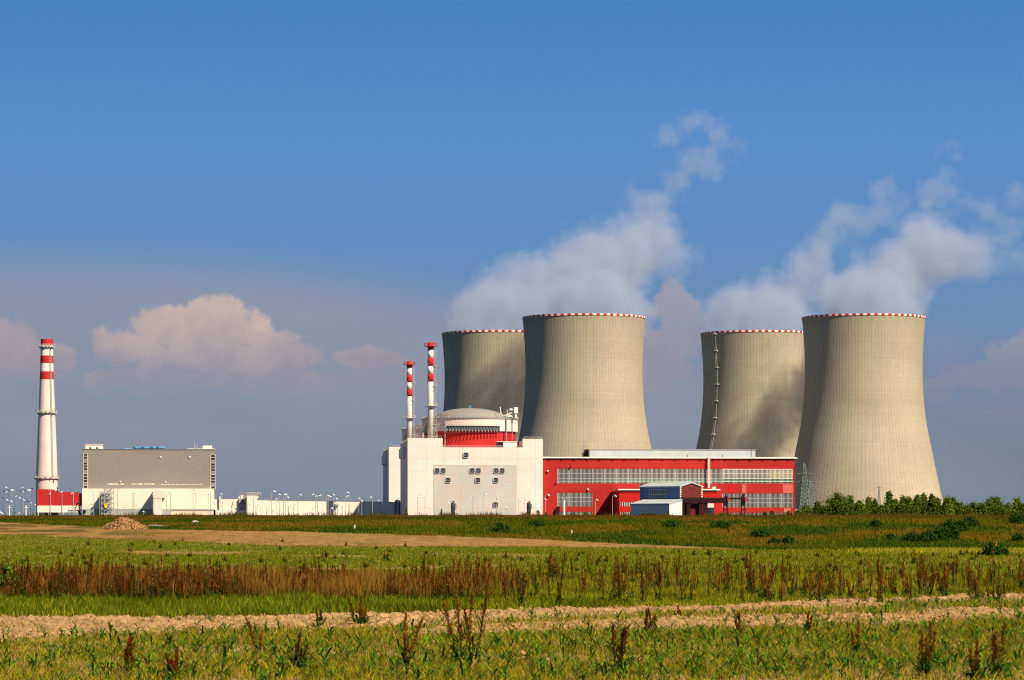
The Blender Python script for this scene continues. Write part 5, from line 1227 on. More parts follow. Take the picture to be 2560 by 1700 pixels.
# yellow flowering strip
x, y, r = scatter(60000, 225, 275, 105); z = zones(x, y); keep = (z['px'] > 2080) & (z['r'] > 1374) & (z['r'] < 1383 + 4 * fbm(x / 3, y / 3, 2, 5)) & (r.random(len(x)) < sst(2080, 2250, z['px']))
x, y = x[keep], y[keep]; n = len(x); parts.append(blades(x, y, r.uniform(.15, .3, n), r.uniform(.06, .10, n), pick(r, [(.45, .38, .02), (.30, .30, .02), (.2, .22, .02)], n), .3, 5))
# yellow flowers in the strip to the right of the docks
x, y, r = scatter(30000, 95, 125, 106); z = zones(x, y); keep = (np.abs(z['px'] - 2220) < 130) & (z['r'] > 1458) & (z['r'] < 1490) & (r.random(len(x)) < .5)
x, y = x[keep], y[keep]; n = len(x); parts.append(blades(x, y, r.uniform(.12, .3, n), r.uniform(.03, .05, n), pick(r, [(.45, .38, .02), (.25, .27, .02)], n), .3, 6))
# tall rusty grasses growing among the docks
x, y, r = scatter(int(210000 * VEG), 88, 132, 107); z = zones(x, y); g_ = fbm(x / 1.3, y / 3, 4, 88)
lm = 1 - sst(930, 1350, z['px']); keep = (z['r'] > 1463 - 8 * g_) & (z['r'] < 1496 + 60 * (g_ - .5)) & (r.random(len(x)) < (.85 * lm + .022) * (.08 + .92 * sst(.36, .56, g_)))
x, y = x[keep], y[keep]; n = len(x); g_ = g_[keep]; h_ = r.uniform(.20, .68, n) * (.35 + 1.0 * sst(.3, .72, g_))
v_, f_, c_ = blades(x, y, h_, r.uniform(.012, .030, n), pick(r, [(.13, .13, .02), (.20, .10, .02), (.27, .12, .02), (.09, .11, .012), (.05, .09, .008)], n), .30, 7)
c_ = c_.reshape(-1, 4, 3); tip = pick(r, [(.30, .12, .02), (.24, .085, .015), (.20, .13, .02), (.34, .17, .04)], n, [.3, .3, .25, .15]); c_[:, :2] = c_[:, :2] * .4 + .6 * pick(r, [(.06, .085, .008), (.09, .10, .010), (.12, .09, .012)], n)[:, None, :]; c_[:, 2] = .5 * c_[:, 2] + .5 * tip; c_[:, 3] = tip
parts.append((v_, f_, c_.reshape(-1, 3)))
# sparse weeds on and between the bare strips further back
x, y, r = scatter(int(150000 * VEG), 75, 108, 111); z = zones(x, y); g_ = fbm(x / 1.4, y / 3.5, 4, 57)
keep = (z['rw'] > z['T1'] - 1) & (r.random(len(x)) < (1 - .90 * z['soil1']) * (1 - .80 * z['soil2']) * (.25 + .9 * sst(.38, .6, g_)))
x, y = x[keep], y[keep]; n = len(x)
parts.append(blades(x, y, r.uniform(.07, .22, n), r.uniform(.016, .034, n), pick(r, YEL + GRN[:2] + [(.30, .17, .07), (.20, .11, .04)], n, [.20, .17, .18, .10, .10, .08, .10, .07]), .9, 9))
veg_object('field_grass', parts, 'grass and low weeds covering the field and the bank', 'grass')

# ---- generators for single plants (numpy triangles) ----
class TB:
    def __init__(s): s.v = []; s.f = []; s.c = []
    def quad(s, a, b, c_, d, col): o = len(s.v); s.v += [a, b, c_, d]; s.f += [(o, o + 1, o + 2), (o, o + 2, o + 3)]; s.c += [col] * 4
    def leaf(s, base, dirv, up, L, w, col, droop=.6, seg=4):
        base = np.array(base, float); d = np.array(dirv, float); d /= np.linalg.norm(d); side = np.array([-d[1], d[0], 0.]); side /= (np.linalg.norm(side) + 1e-9)
        prev = None; o = len(s.v)
        for i in range(seg + 1):
            t = i / seg; p = base + d * L * t * (1 - .15 * t) + np.array([0, 0, 1.]) * (up * L * t - droop * L * t * t)
            ww = w * math.sin(math.pi * min(1, .12 + t * .88)) if i < seg else 0.002
            s.v += [p - side * ww / 2, p + side * ww / 2]; s.c += [col, col]
        for i in range(seg): a = o + 2 * i; s.f += [(a, a + 1, a + 3), (a, a + 3, a + 2)]
    def stick(s, p0, p1, r, col):
        p0 = np.array(p0, float); p1 = np.array(p1, float)
        for sd in ((r, 0, 0), (r * .5, r * .87, 0)):
            sd = np.array(sd); s.quad(p0 - sd, p0 + sd, p1 + sd * .7, p1 - sd * .7, col)
    def arr(s): return np.array(s.v), np.array(s.f, dtype=np.int32), np.array(s.c)
    def mesh(s, name): v, f, c = s.arr(); return np_mesh(name, v, f, np.clip(c, 0, 1))
def jit(c, k=.2): return tuple(max(0, q_ * random.uniform(1 - k, 1 + k)) for q_ in c)

def maize_arr():
    b = TB(); n = random.randint(5, 7); a0 = random.uniform(0, 6.28); H = random.uniform(.22, .40)
    for i in range(n):
        a = a0 + i * math.pi + random.uniform(-.4, .4); t = i / n
        g = jit(random.choice([(.07, .16, .010), (.10, .19, .008), (.04, .10, .010), (.15, .22, .012)]), .2)
        L = random.uniform(.20, .40) * (1 - .25 * t); b.leaf((0, 0, H * (.08 + .55 * t)), (math.cos(a), math.sin(a), 0), random.uniform(.9, 1.7), L * .8, random.uniform(.028, .045), g, random.uniform(.7, 1.5), 5)
    b.stick((0, 0, -.03), (0, 0, H * .6), .009, (.10, .18, .03)); return b
MAIZE = [maize_arr() for _ in range(12)]
def stamp(protos, X, Y, S, rot, rs, flat=None):
    vs, fs, cs, o = [], [], [], 0
    Zs = ground_z(X, Y); k_ = rs.integers(0, len(protos), len(X)); ar = [p_.arr() for p_ in protos]
    for i, (v, f, c) in enumerate(ar):
        idx = np.where(k_ == i)[0]
        if not len(idx): continue
        ca, sa = np.cos(rot[idx])[:, None], np.sin(rot[idx])[:, None]; s_ = S[idx][:, None]
        px_ = (v[None, :, 0] * ca - v[None, :, 1] * sa) * s_ + X[idx][:, None]; py_ = (v[None, :, 0] * sa + v[None, :, 1] * ca) * s_ + Y[idx][:, None]; pz_ = v[None, :, 2] * s_ + Zs[idx][:, None]
        vv = np.stack([px_, py_, pz_], 2).reshape(-1, 3); ff = (f[None] + (np.arange(len(idx)) * len(v))[:, None, None]).reshape(-1, 3) + o
        cc = (np.tile(c[None], (len(idx), 1, 1)) * rs.uniform(.8, 1.2, (len(idx), 1, 1))).reshape(-1, 3)
        vs.append(vv); fs.append(ff); cs.append(cc); o += len(vv)
    return np.concatenate(vs), np.concatenate(fs), np.concatenate(cs)

# maize plants: rows run slightly across the view
rs = np.random.default_rng(5); pts = []
for row in np.arange(47.5, 92, .62):
    for xx in np.arange(-17, 17, .34):
        yy = row + .18 * xx * .6; xx2 = xx + rs.normal(0, .09); yy2 = yy + rs.normal(0, .11)
        if abs(xx2) < .18 * yy2: pts.append((xx2, yy2))
pts = np.array(pts); z = zones(pts[:, 0], pts[:, 1]); px_, r_ = z['px'], z['rw']
hole = fbm(pts[:, 0] / 2.2, pts[:, 1] / 1.6, 3, 91)
dn = .62 * sst(.36, .56, hole) + .12; dn = dn * (1 - .9 * z['soil1']) * (1 - .85 * z['soil2']); dn = np.where(r_ < z['T1'] + 20, dn * .25, dn)
dn = np.where((px_ > 1250) & (r_ > 1590), dn * 1.35, dn)
k_ = (rs.random(len(pts)) < dn) & (r_ > z['T1'] + 10); pts = pts[k_]; pts = pts[np.argsort(pts[:, 1])]
vis = pts[(pts[:, 1] > 48.3)]
near, far = vis[:300], np.concatenate([vis[300:], pts[pts[:, 1] <= 48.3]])
mz = [p_.mesh('maize_plant') for p_ in MAIZE]
for i, (xx, yy) in enumerate(near):
    o = link('maize_plant', mz[rs.integers(0, 12)], None, (xx, yy, G1(xx, yy)), rs.uniform(0, 6.28), rs.uniform(.75, 1.2)); tag(o, 'small green maize plant with arching leaves in the weedy foreground rows', 'maize plant', 'young maize plants in the foreground')
v, f, c = stamp(MAIZE, far[:, 0], far[:, 1], rs.uniform(.7, 1.15, len(far)), rs.uniform(0, 6.28, len(far)), rs)
o = link('maize_rows', np_mesh('maize_rows', v, f, np.clip(c, 0, 1))); tag(o, 'rows of small maize plants further back in the weedy field', 'maize', None, 'stuff')

# clods of soil on the bare strips
x, y, r = scatter(52000, 52, 108, 201); z = zones(x, y)
keep = r.random(len(x)) < np.maximum(np.maximum(z['soil1'], z['soil2'] * .9), .05 * (z['rw'] > z['T1'])) * (.25 + .75 * sst(.4, .6, fbm(x / .9, y / 1.5, 3, 92)))
x, y = x[keep], y[keep]; n = len(x); zc_ = ground_z(x, y); sz = .016 + .065 * r.random(n) ** 4.5
oct_ = np.array([(1, 0, 0), (0, 1, 0), (-1, 0, 0), (0, -1, 0), (0, 0, 1), (0, 0, -1)], float); of = np.array([(0, 1, 4), (1, 2, 4), (2, 3, 4), (3, 0, 4), (1, 0, 5), (2, 1, 5), (3, 2, 5), (0, 3, 5)])
v = oct_[None] * sz[:, None, None] * r.uniform(.55, 1.35, (n, 6, 3)) + r.normal(0, .18, (n, 6, 3)) * sz[:, None, None]
a_ = r.uniform(0, 6.28, n); ca, sa = np.cos(a_)[:, None], np.sin(a_)[:, None]; vx = v[:, :, 0] * ca - v[:, :, 1] * sa; vy = v[:, :, 0] * sa + v[:, :, 1] * ca
v = np.stack([vx + x[:, None], vy + y[:, None], v[:, :, 2] * .8 + (zc_ + sz * .45 + .03)[:, None]], 2).reshape(-1, 3)
f = (of[None] + (np.arange(n) * 6)[:, None, None]).reshape(-1, 3); c = np.repeat(C_SOIL[None] * r.uniform(.55, 1.15, (n, 1)), 6, 0)
M['clod'] = plant_mat('dry_soil_clods', 0.0)
o = link('soil_clods', np_mesh('soil_clods', v, f, c, 'clod')); tag(o, 'loose clods of dry soil on the bare field strips', 'soil clods', None, 'stuff')

# docks: brown-red seed spikes over dark leaves
def dock(H, stems, red=1.0, leafy=1.0, dense=1.0, lean=.22):
    st, sd, lf = TB(), TB(), TB(); pal = random.choice([RED, RED, RUS, RUS, OLV]) if red >= 1 else RUS
    def cluster(p0, d, L, n):
        for i in range(n):
            t = (i + random.random()) / n; c0 = p0 + d * L * t; aa = random.uniform(0, 6.28); l_ = random.uniform(.025, .06)
            c1 = c0 + np.array([math.cos(aa) * l_ * .6, math.sin(aa) * l_ * .6, l_ * random.uniform(.3, 1.3)])
            col = jit(random.choice(pal), .4) if random.random() < .82 else jit((.13, .13, .02), .4); w = random.uniform(.007, .016)
            s_ = np.array([w * math.cos(aa + 1.57) + .004, w * math.sin(aa + 1.57), w * .4]); m_ = (c0 + c1) / 2; sd.quad(c0, m_ + s_, c1, m_ - s_, col)
    for k_ in range(stems):
        a = random.uniform(0, 6.28); ln = random.uniform(.02, lean); h = H * (1 if k_ == 0 else random.uniform(.55, .95)); crv = random.uniform(-.10, .10)
        b0 = np.array([math.cos(a) * .03, math.sin(a) * .03, -.04]); top = np.array([math.cos(a) * ln * h, math.sin(a) * ln * h, h]); mid = (b0 + top) / 2 + np.array([crv * h * .5, 0, 0])
        P = lambda t: (1 - t) ** 2 * b0 + 2 * t * (1 - t) * mid + t * t * top
        for i in range(4): st.stick(P(i / 4), P((i + 1) / 4), (.006 + .004 * H) * (1 - .15 * i), jit((.10, .05, .02)))
        nb_ = int(random.uniform(9, 15) * dense)
        for i in range(nb_):
            t = .32 + .62 * (i / nb_); p0 = P(t); aa = random.uniform(0, 6.28); sp = random.uniform(.25, .75); L = h * random.uniform(.10, .30) * (1.25 - t)
            d = np.array([math.cos(aa) * sp, math.sin(aa) * sp, 1.0]); d /= np.linalg.norm(d); st.stick(p0, p0 + d * L, .004, jit((.12, .05, .02)))
            cluster(p0, d, L, int(6 + 34 * L * dense))
        d = top - P(.7); d /= np.linalg.norm(d); cluster(P(.72), d, h * .30, int(26 * h ** .5 * dense))
        for i in range(int(6 * leafy)):
            t = random.uniform(.12, .62); p0 = P(t); aa = random.uniform(0, 6.28)
            lf.leaf(p0, (math.cos(aa), math.sin(aa), 0), random.uniform(.2, 1.1), random.uniform(.08, .22), random.uniform(.015, .035), jit(random.choice(DRK + [(.07, .07, .01), (.10, .09, .015)]), .3), 1.1, 3)
    for i in range(int(16 * leafy)):
        aa = random.uniform(0, 6.28); lf.leaf((random.uniform(-.09, .09), random.uniform(-.09, .09), random.uniform(0, .2 * H)), (math.cos(aa), math.sin(aa), 0), random.uniform(.6, 1.8), random.uniform(.14, .34), random.uniform(.03, .065), jit(random.choice([(.03, .075, .012), (.045, .10, .01), (.02, .05, .012), (.06, .12, .01)]), .25), 1.0, 4)
    return st, sd, lf
OLV = [(.16, .11, .015), (.13, .10, .015), (.20, .12, .02), (.10, .09, .012)]
def merge(tbs):
    b = TB()
    for t_ in tbs:
        o = len(b.v); b.v += t_.v; b.f += [tuple(o + i for i in f_) for f_ in t_.f]; b.c += t_.c
    return b
def dock_thing(px, base_row, top_row, stems, label, leafy=1., red=1., dense=1.3):
    x, y, z = at_row(px, base_row); H = (base_row - top_row) * y / F
    st, sd, lf = dock(H, stems + 1, red, leafy * 1.3, dense * 1.25, .42)
    t = empty('dock_plant', (x, y, z), 0, label, 'dock plant', 'tall dock plants standing alone')
    link('stems', st.mesh('stems'), t); link('seed_heads', sd.mesh('seed_heads'), t); link('leaves', lf.mesh('leaves'), t)
L_ = 'tall brown-red dock plant '
for a in ((1155, 1665, 1478, 2, 'tallest double-stemmed dock plant with dark leafy foot, left of the centre', 2.2), (1185, 1660, 1460, 1, 'tallest leaning red dock stem, just right of the double-stemmed one', 1.),
          (905, 1568, 1515, 5, 'dark bushy dock plant on the edge of the bare soil, left of centre', 2.4), (893, 1560, 1490, 1, 'thin single dock stem rising from the dark bushy one by the soil edge', .6),
          (748, 1680, 1580, 3, 'low dark leafy dock plant in the foreground left of centre', 3.), (650, 1640, 1545, 1, 'slender reddish dock stem in the left foreground maize', .5),
          (325, 1690, 1590, 2, 'brown-red dock plant standing in the left foreground maize', .6), (436, 1705, 1625, 4, 'broad rusty dock clump cut by the lower picture edge, left', .4),
          (1010, 1680, 1530, 2, 'pale brown sparse dock plant left of the tallest ones', 1.), (1545, 1690, 1562, 3, 'red dock plant with dark foot in the foreground right of centre', 1.4),
          (2310, 1690, 1555, 4, 'dark leafy dock plant with brown top in the right foreground', 2.2), (2490, 1695, 1555, 3, 'red-brown dock clump near the right picture edge', 1.8), (2440, 1700, 1600, 3, 'leafy dock clump beside the right edge clump, lower', 1.8),
          (2140, 1640, 1560, 1, 'thin dark dock stem with one big leaf in the right foreground', 1.), (2130, 1500, 1452, 2, 'thin dock stems on the sandy ridge right of centre', .6), (2018, 1588, 1530, 1, 'thin dark dock stem below the clod ridge, right of centre', .8),
          (1640, 1590, 1520, 1, 'thin dock stem in the sandy strip right of centre', .6), (1608, 1590, 1530, 1, 'short brown dock stem in the sandy strip, right of centre', .6), (800, 1562, 1520, 2, 'low dark dock sprig on the bare soil left of centre', 1.2),
          (1700, 1545, 1515, 2, 'low dark dock sprig on the sandy strip right of centre', .9), (1847, 1590, 1535, 1, 'thin brown dock stem in front of the clod ridge, centre right', .6),
          (2320, 1495, 1393, 3, 'tall dark red dock group at the right before the bank', 1.5), (2352, 1490, 1405, 2, 'second red dock stem right of the tall right hand group', 1.), (2298, 1470, 1402, 2, 'left stem beside the tall right hand dock group', .8),
          (1975, 1492, 1408, 3, 'broad reddish dock plant right of the picture centre strip', 1.4), (1910, 1498, 1420, 2, 'dark dock plant with leafy base left of the broad reddish one', 1.6),
          (1300, 1518, 1422, 2, 'tall red dock plant near the soil edge at the picture centre', 1.4), (1398, 1515, 1440, 2, 'red dock plant right of the centre one by the soil edge', 1.2), (1335, 1500, 1440, 1, 'single small dock stem between the two centre ones', .8),
          (138, 1512, 1415, 4, 'dark green bushy weed with tall grass in the brown band, left', 3.5)):
    dock_thing(*a[:5], leafy=a[5])
DOCKS = [merge(dock(random.uniform(.7, 1.15), random.randint(1, 4), 1., 1.1, .9)) for _ in range(20)]
def dock_band():
    rs = np.random.default_rng(9); P_ = []
    # dense left band
    for _ in range(2600):
        px = rs.uniform(-60, 1330); row = rs.uniform(1468, 1509)
        d_ = 1.0 if px < 1010 else max(.12, 1 - (px - 1010) / 300)
        if rs.random() > d_: continue
        P_.append((px, row, rs.uniform(.42, .88)))
    for _ in range(620):
        px = rs.uniform(1150, 2600); row = rs.uniform(1437, 1490) if rs.random() < .75 else rs.uniform(1490, 1512); P_.append((px, row, rs.uniform(.5, .95)))
    for _ in range(60):
        px = rs.uniform(0, 2560); row = rs.uniform(1395, 1440); P_.append((px, row, rs.uniform(.3, .6)))
    out = []
    for px, row, s in P_:
        y = F * EYE / (row - HZ); x = (px - CX) / F * y; out.append((x, y, s, px, row))
    out = np.array(out); g = fbm(out[:, 0] / 1.6, out[:, 1] / 3, 3, 71)
    keep = rs.random(len(out)) < .30 + .9 * sst(.40, .60, g); out = out[keep]; out[:, 2] *= (.45 + .95 * sst(.28, .70, g[keep]))
    show = out[:, 2] * F / out[:, 1]; inside = (out[:, 3] > 5) & (out[:, 3] < 2555)
    order = np.argsort(-(show * inside)); out = out[order]
    return out
db_ = dock_band(); dm = [d_.mesh('dock_plant') for d_ in DOCKS]; rs = np.random.default_rng(10)
for (x, y, s, px, row) in db_[:270]:
    side = px < 1150
    o = link('dock_plant', dm[rs.integers(0, 20)], None, (x, y, G1(x, y) - .01), rs.uniform(0, 6.28), s)
    tag(o, 'brown-red dock plant in the dense rusty weed band on the left' if side else 'brown-red dock plant among the scattered ones on the green strip to the right', 'dock plant', 'dock plants of the dense left band' if side else 'scattered dock plants on the right')
rest = db_[270:]; v, f, c = stamp(DOCKS, rest[:, 0], rest[:, 1], rest[:, 2], rs.uniform(0, 6.28, len(rest)), rs)
o = link('dock_band', np_mesh('dock_band', v, f, np.clip(c, 0, 1))); tag(o, 'dense band of rusty brown dock weeds across the field', 'weeds', None, 'stuff')

# scattered low weed tufts in the mid field
TUFT = [merge(dock(random.uniform(.3, .5), 3, .5, 1.6, .8)) for _ in range(5)]
pts = []
for _ in range(150):
    px = rs.uniform(0, 2560); row = rs.uniform(1372, 1440); y = F * EYE / (row - HZ); pts.append(((px - CX) / F * y, y))
pts = np.array(pts); v, f, c = stamp(TUFT, pts[:, 0], pts[:, 1], rs.uniform(.6, 1.3, len(pts)), rs.uniform(0, 6.28, len(pts)), rs)
o = link('weed_tufts', np_mesh('weed_tufts', v, f, np.clip(c * .75, 0, 1))); tag(o, 'dark low weed tufts scattered over the middle field', 'weeds', None, 'stuff')

# ---- trees and bushes: leaf clumps through the crown volume ----
def crown(H, W, kind, seed, leaf=.13, n=2600, y0=.08):
    r = np.random.default_rng(seed); cl = 60 if kind != 'bush' else 40
    # clump centres
    t = r.uniform(0, 1, cl) ** (.85); 
    if kind == 'slim': rad = W / 2 * (1 - t) ** .8 * (.6 + .75 * r.random(cl)) * (.85 + .15 * np.sin(t * 9 + seed))
    elif kind == 'spruce': rad = W / 2 * (1 - t) ** .9 * (.5 + .75 * r.random(cl))
    elif kind == 'bush': rad = W / 2 * np.sqrt(np.maximum(0, 1 - t ** 2)) * (.7 + .5 * r.random(cl))
    else: rad = W / 2 * np.sqrt(np.maximum(0, 1 - (t * 1.05 - .30) ** 2 / .62)) * (.7 + .5 * r.random(cl))
    a = r.uniform(0, 6.28, cl); rr = rad * np.sqrt(r.random(cl)); cz = H * (y0 + (1 - y0) * t * .97)
    C_ = np.stack([np.cos(a) * rr, np.sin(a) * rr, cz], 1); cs = W * r.uniform(.06, .14, cl) * (1.15 - .6 * t)
    top = r.integers(0, cl, n); p = C_[top] + r.normal(0, 1, (n, 3)) * cs[top][:, None] * np.array([1, 1, 1.25])
    p[:, 2] = np.maximum(p[:, 2], .02)
    d1 = r.normal(0, 1, (n, 3)); d1 /= np.linalg.norm(d1, axis=1)[:, None]; d2 = np.cross(d1, r.normal(0, 1, (n, 3))); d2 /= np.linalg.norm(d2, axis=1)[:, None]
    s = leaf * r.uniform(.6, 1.3, n)[:, None]
    v = np.stack([p - d1 * s, p + d2 * s * .55, p + d1 * s, p - d2 * s * .55], 1).reshape(-1, 3); b = np.arange(n)[:, None] * 4
    f = np.concatenate([b + np.array([[0, 1, 2]]), b + np.array([[0, 2, 3]])])
    tone = r.uniform(.65, 1.35, cl)[top]
    base = {'slim': (.115, .165, .014), 'spruce': (.085, .130, .018), 'round': (.085, .130, .014), 'bush': (.030, .070, .010)}[kind]
    c = np.repeat(np.array(base)[None] * (tone * r.uniform(.8, 1.2, n))[:, None], 4, 0); return v, f, c
def trunk_mesh(H, W, seed):
    r = random.Random(seed); mb = MB(WF); pts = [(0, 0, -.3)]; x = y = 0
    for i in range(1, 7): x += r.uniform(-.04, .04) * W; y += r.uniform(-.04, .04) * W; pts.append((x, y, H * .95 * i / 6))
    mb.tube(pts, .045 * H ** .6, 6, r1=.012)
    for i in range(12):
        t = .15 + .75 * i / 12; k_ = int(t * 6); q_ = pts[min(6, k_ + 1)]; a = r.uniform(0, 6.28); L = W * .42 * (1 - t) ** .6
        mb.tube([(q_[0], q_[1], H * .95 * t), (q_[0] + math.cos(a) * L, q_[1] + math.sin(a) * L, H * .95 * t + L * .7)], .016 * H ** .5, 4, r1=.006)
    me = bpy.data.meshes.new('trunk'); me.from_pydata(mb.v, [], mb.f); me.materials.append(M['bark']); return me
def tree(px, ptop, wpx, kind, label, D=448., group='young trees on the bank', cat='tree', name='young_tree', base=None, n=3000, leaf=.12):
    x = (px - CX) / F * D; z = G1(x, D) - .15; H = EYE + (HZ - ptop) * D / F - z; W = wpx * D / F
    t = empty(name, (x, D, z), 0, label, cat, group); sd = int(px * 7 + ptop)
    v, f, c = crown(H, W, kind, sd, leaf, n); link('crown', np_mesh('crown', v, f, c), t); link('trunk', trunk_mesh(H, W, sd), t)
z8 = lambda x, y: (1960 + x * .25413, 1180 + y * .25413)
TR = [(150, 380, 50, 'round'), (215, 342, 95, 'slim'), (330, 312, 90, 'spruce'), (385, 345, 95, 'round'), (540, 226, 165, 'round'), (480, 330, 90, 'round'), (655, 246, 80, 'slim'), (700, 330, 90, 'round'), (740, 306, 100, 'slim'), (832, 262, 78, 'slim'), (895, 276, 60, 'spruce'), (960, 345, 110, 'round'),
      (1035, 200, 105, 'spruce'), (1095, 277, 90, 'slim'), (1140, 330, 80, 'round'), (1172, 253, 85, 'slim'), (1228, 262, 100, 'slim'), (1310, 246, 80, 'slim'), (1375, 225, 100, 'slim'), (1410, 330, 100, 'round'), (1455, 230, 100, 'spruce'), (1502, 262, 80, 'slim'), (1550, 340, 80, 'round'),
      (1605, 274, 100, 'slim'), (1667, 262, 80, 'spruce'), (1722, 302, 110, 'round'), (1808, 342, 70, 'slim'), (1890, 310, 110, 'round'), (1950, 325, 90, 'round'), (2065, 258, 135, 'round'), (2020, 330, 80, 'slim'), (2143, 345, 90, 'round'), (2205, 322, 80, 'slim'), (2290, 277, 90, 'slim'), (2350, 318, 70, 'spruce')]
KW = {'slim': 'slim pointed young tree', 'spruce': 'sparse spiky young tree', 'round': 'bushy young tree'}
for i, (xx, yy, w, k_) in enumerate(sorted(TR)):
    p_ = z8(xx, yy); tree(p_[0], p_[1], w * .25413 * ((2.1 if k_ == 'slim' else 1.6) + .25 * ((i * 37) % 5) / 5), k_, f'{KW[k_]}, {ordn(i + 1)} from the left in the row right of the hall', D=438 + (i * 17) % 26, n=3400, leaf=.14)
zs_ = lambda x, y: (1700 + x * .15248, 1200 + y * .15248)
for i, (xx, yy, w) in enumerate(((680, 545, 90), (900, 575, 60), (1180, 570, 70), (1390, 515, 80), (1510, 505, 90), (1640, 560, 70), (1780, 515, 90), (1960, 497, 70), (2060, 450, 90))):
    p_ = zs_(xx, yy); tree(p_[0], p_[1], w * .15248, 'round', f'small green shrub, {ordn(i + 1)} from the left along the red hall foot, right half', D=436 + i * 3, group='small shrubs before the red hall', cat='shrub', name='small_shrub', n=700)
for (px, pt, w, lab) in ((1322, 1278, 14, 'small green shrub at the right corner of the reactor building'), (1345, 1276, 14, 'second small green shrub at the right corner of the reactor building'), (1464, 1281, 16, 'yellowish shrub before the shaded annex wall'), (1103.5, 1272, 6, 'thin sapling before the grey facade panel'), (1015, 1272, 9, 'thin sapling at the left corner of the reactor building'), (929, 1279, 10, 'small spiky sapling before the shaded long wall'), (1365, 1281, 8, 'small rusty shrub at the left end of the red hall')):
    tree(px, pt, w, 'spruce' if w < 12 else 'round', lab, D=440, group=None, cat='shrub', name='small_shrub', n=350, leaf=.10)
def bush(px, prow, wpx, hpx, label, group='dark bushes on the bank', n=1600, leaf=.10, name='bush'):
    x, y, z = at_row(px, prow); H = hpx * y / F; W = wpx * y / F
    t = empty(name, (x, y, z - .05), 0, label, 'bush', group); v, f, c = crown(H, W, 'bush', int(px), leaf, n, 0.0)
    link('foliage', np_mesh('foliage', v, f, c), t); link('branches', trunk_mesh(H * .8, W, int(px)), t)
for a in ((2228, 1351, 26, 14, 'small dark bush left of the long bush clump on the right bank'), (2280, 1355, 46, 20, 'low dark bush, left end of the long bush clump on the right bank'), (2318, 1356, 50, 27, 'dark leafy bush, second from left in the long bush clump'),
          (2352, 1352, 50, 33, 'tall dark leafy bush in the middle of the long bush clump'), (2384, 1350, 44, 36, 'tallest dark bush, right of the middle in the long bush clump'), (2400, 1332, 40, 28, 'upper dark bush at the right end of the long bush clump'), (2375, 1322, 40, 18, 'low bush high on the bank above the long clump'),
          (2425, 1318, 50, 22, 'dark bush high on the right bank near the crest'), (2545, 1312, 60, 24, 'dark bush at the right picture edge near the crest'), (2545, 1355, 36, 18, 'low bush low on the bank at the right picture edge'), (1970, 1361, 34, 17, 'round dark bush at the bank foot right of centre'),
          (1935, 1362, 34, 13, 'flat dark bush left of the round one at the bank foot'), (2188, 1318, 28, 16, 'dark bush high on the bank before the tree row'), (1900, 1345, 56, 16, 'wide green bush on the middle of the bank right of centre'), (1680, 1320, 50, 14, 'green bush near the crest before the shed'),
          (1340, 1318, 46, 12, 'low green bush on the crest slope before the reactor corner'), (1250, 1330, 60, 16, 'wide dark bush on the slope below the reactor building'), (1800, 1322, 60, 14, 'low green bush on the slope before the gantry'), (2480, 1389, 60, 24, 'rounded bush beside the orange marker post at the field edge'), (2505, 1388, 40, 16, 'small bush right of the one by the orange marker post')):
    bush(*a)
x, y, z = at_row(20, 1500); t = empty('green_shrub', (x, y, z), 0, 'light green leafy shrub standing in the brown band at the left edge', 'shrub'); v, f, c = crown(1.1, .45, 'round', 77, .05, 1500, .35); link('crown', np_mesh('crown', v, f, c * 1.3), t); link('trunk', trunk_mesh(1.0, .4, 77), t)

# ---- rubble heap, slab, stones, markers ----
x, y, z = at_row(310, 1322, 200, 420); s = y / F
rr = random.Random(4); t = empty('rubble_heap', (x, y, z), 0, 'heap of broken brown rubble at the far left field edge', 'rubble heap')
b = TB(); Hh, Ww = 25 * s, 100 * s
N_ = 46; gx = np.linspace(-1, 1, N_); XX, YY = np.meshgrid(gx, gx); q_ = np.clip(1 - np.abs(XX) ** 1.25 - np.abs(YY) ** 1.5, 0, 1)
zz_ = q_ * Hh * (.85 + .5 * fbm(XX * 4 + 9, YY * 4 + 9, 3, 8)) + (fbm(XX * 22 + 50, YY * 22 + 50, 2, 9) - .5) * .22 * (q_ > 0) - .06
vv = np.stack([XX.ravel() * Ww * .62, YY.ravel() * Ww * .35, zz_.ravel()], 1); ii = (np.arange(N_ - 1)[:, None] * N_ + np.arange(N_ - 1)[None]).ravel()
link('rubble_mound', np_mesh('rubble_mound', vv, np.stack([ii, ii + 1, ii + N_ + 1, ii + N_], 1), None, 'rubble'), t)
mb = MB(WF)
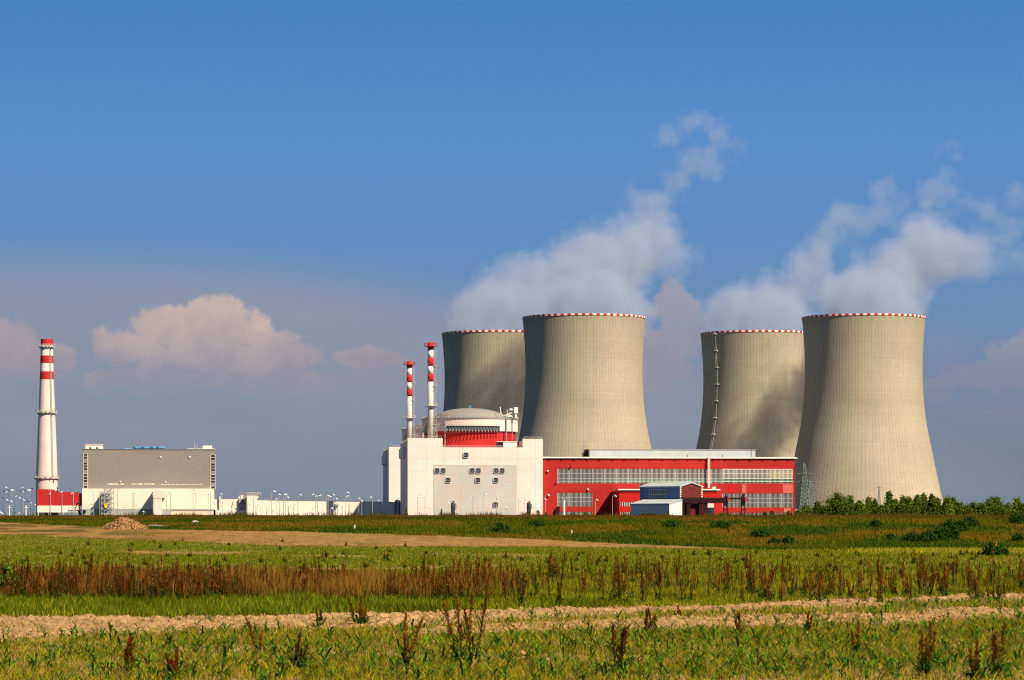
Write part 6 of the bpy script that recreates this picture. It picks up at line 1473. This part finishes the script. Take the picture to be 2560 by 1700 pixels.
for k_ in range(260):
    u_, v_ = rr.uniform(-.95, .95), rr.uniform(-.95, .3); hq = max(0, 1 - abs(u_) ** 1.25 - abs(v_) ** 1.5)
    if hq <= .02: continue
    px_, py_, pz_ = x + u_ * Ww * .6, y + v_ * Ww * .34, z + hq * Hh * 1.1; e_ = rr.uniform(.05, .17)
    mt = Matrix.Rotation(rr.uniform(0, 6), 3, 'Z') @ Matrix.Rotation(rr.uniform(0, 3), 3, 'X')
    P_ = [tuple(Vector((px_, py_, pz_)) + mt @ Vector((sx * e_, sy * e_ * .7, sz * e_ * .6))) for sx, sy, sz in ((-1, -1, -1), (1, -1, -1), (1, 1, -1), (-1, 1, -1), (-1, -1, 1), (1, -1, 1), (1, 1, 1), (-1, 1, 1))]
    mb.add(P_, [(0, 3, 2, 1), (4, 5, 6, 7), (0, 1, 5, 4), (1, 2, 6, 5), (2, 3, 7, 6), (3, 0, 4, 7)])
rb = mb.build('rubble_chunks', 'rubble', t); rb['kind'] = 'stuff'
x, y, z = at_row(394, 1317, 200, 420); s = y / F; mb = MB(WF); mb.prism([(x - 22 * s, z - .1), (x + 20 * s, z - .1), (x + 19 * s, z + .14), (x - 14 * s, z + .20), (x - 23 * s, z + .08)], y - 2, y + 3)
o = mb.build('concrete_slab', 'slab'); tag(o, 'flat old concrete slab lying right of the rubble heap', 'slab')
x, y, z = at_row(487, 1309, 200, 420); mb = MB(WF); mb.lathe(x, y, [(.28, z - .05), (.42, z + .12), (.3, z + .28), (.05, z + .34)], 9); o = mb.build('boulder', 'slab'); tag(o, 'single pale boulder in the grass right of the slab', 'boulder')
for (px, rb_, rt_, lab) in ((887, 1324, 1312, 'short white marker post on the slope left of centre'), (1430, 1335, 1326, 'short white marker post on the slope below the red hall')):
    x, y, z = at_row(px, rb_, 200, 420); h = (rb_ - rt_) * y / F; t = empty('marker_post', (x, y, z), 0, lab, 'marker post', 'short white marker posts')
    mb = MB(WF); mb.box(x - .07, x + .07, y - .05, y + .05, z - .1, z + h); mb.build('post', 'mullw', t); mb = MB(WF); mb.box(x - .072, x + .072, y - .052, y + .052, z + h * .7, z + h * .82); mb.build('black_band', 'dark', t)
x, y, z = at_row(2490, 1376, 180, 420); h = 21 * y / F; t = empty('orange_marker', (x, y, z), 0, 'thin orange marker post with dark bands at the right field edge', 'marker post')
mb = MB(WF); mb.tube([(x, y, z - .1), (x, y, z + h)], .06, 8); mb.build('post', 'orange', t)
for k_ in (.35, .75): mb = MB(WF); mb.tube([(x, y, z + h * k_), (x, y, z + h * (k_ + .08))], .063, 8); mb.build('dark_band', 'dark', t)
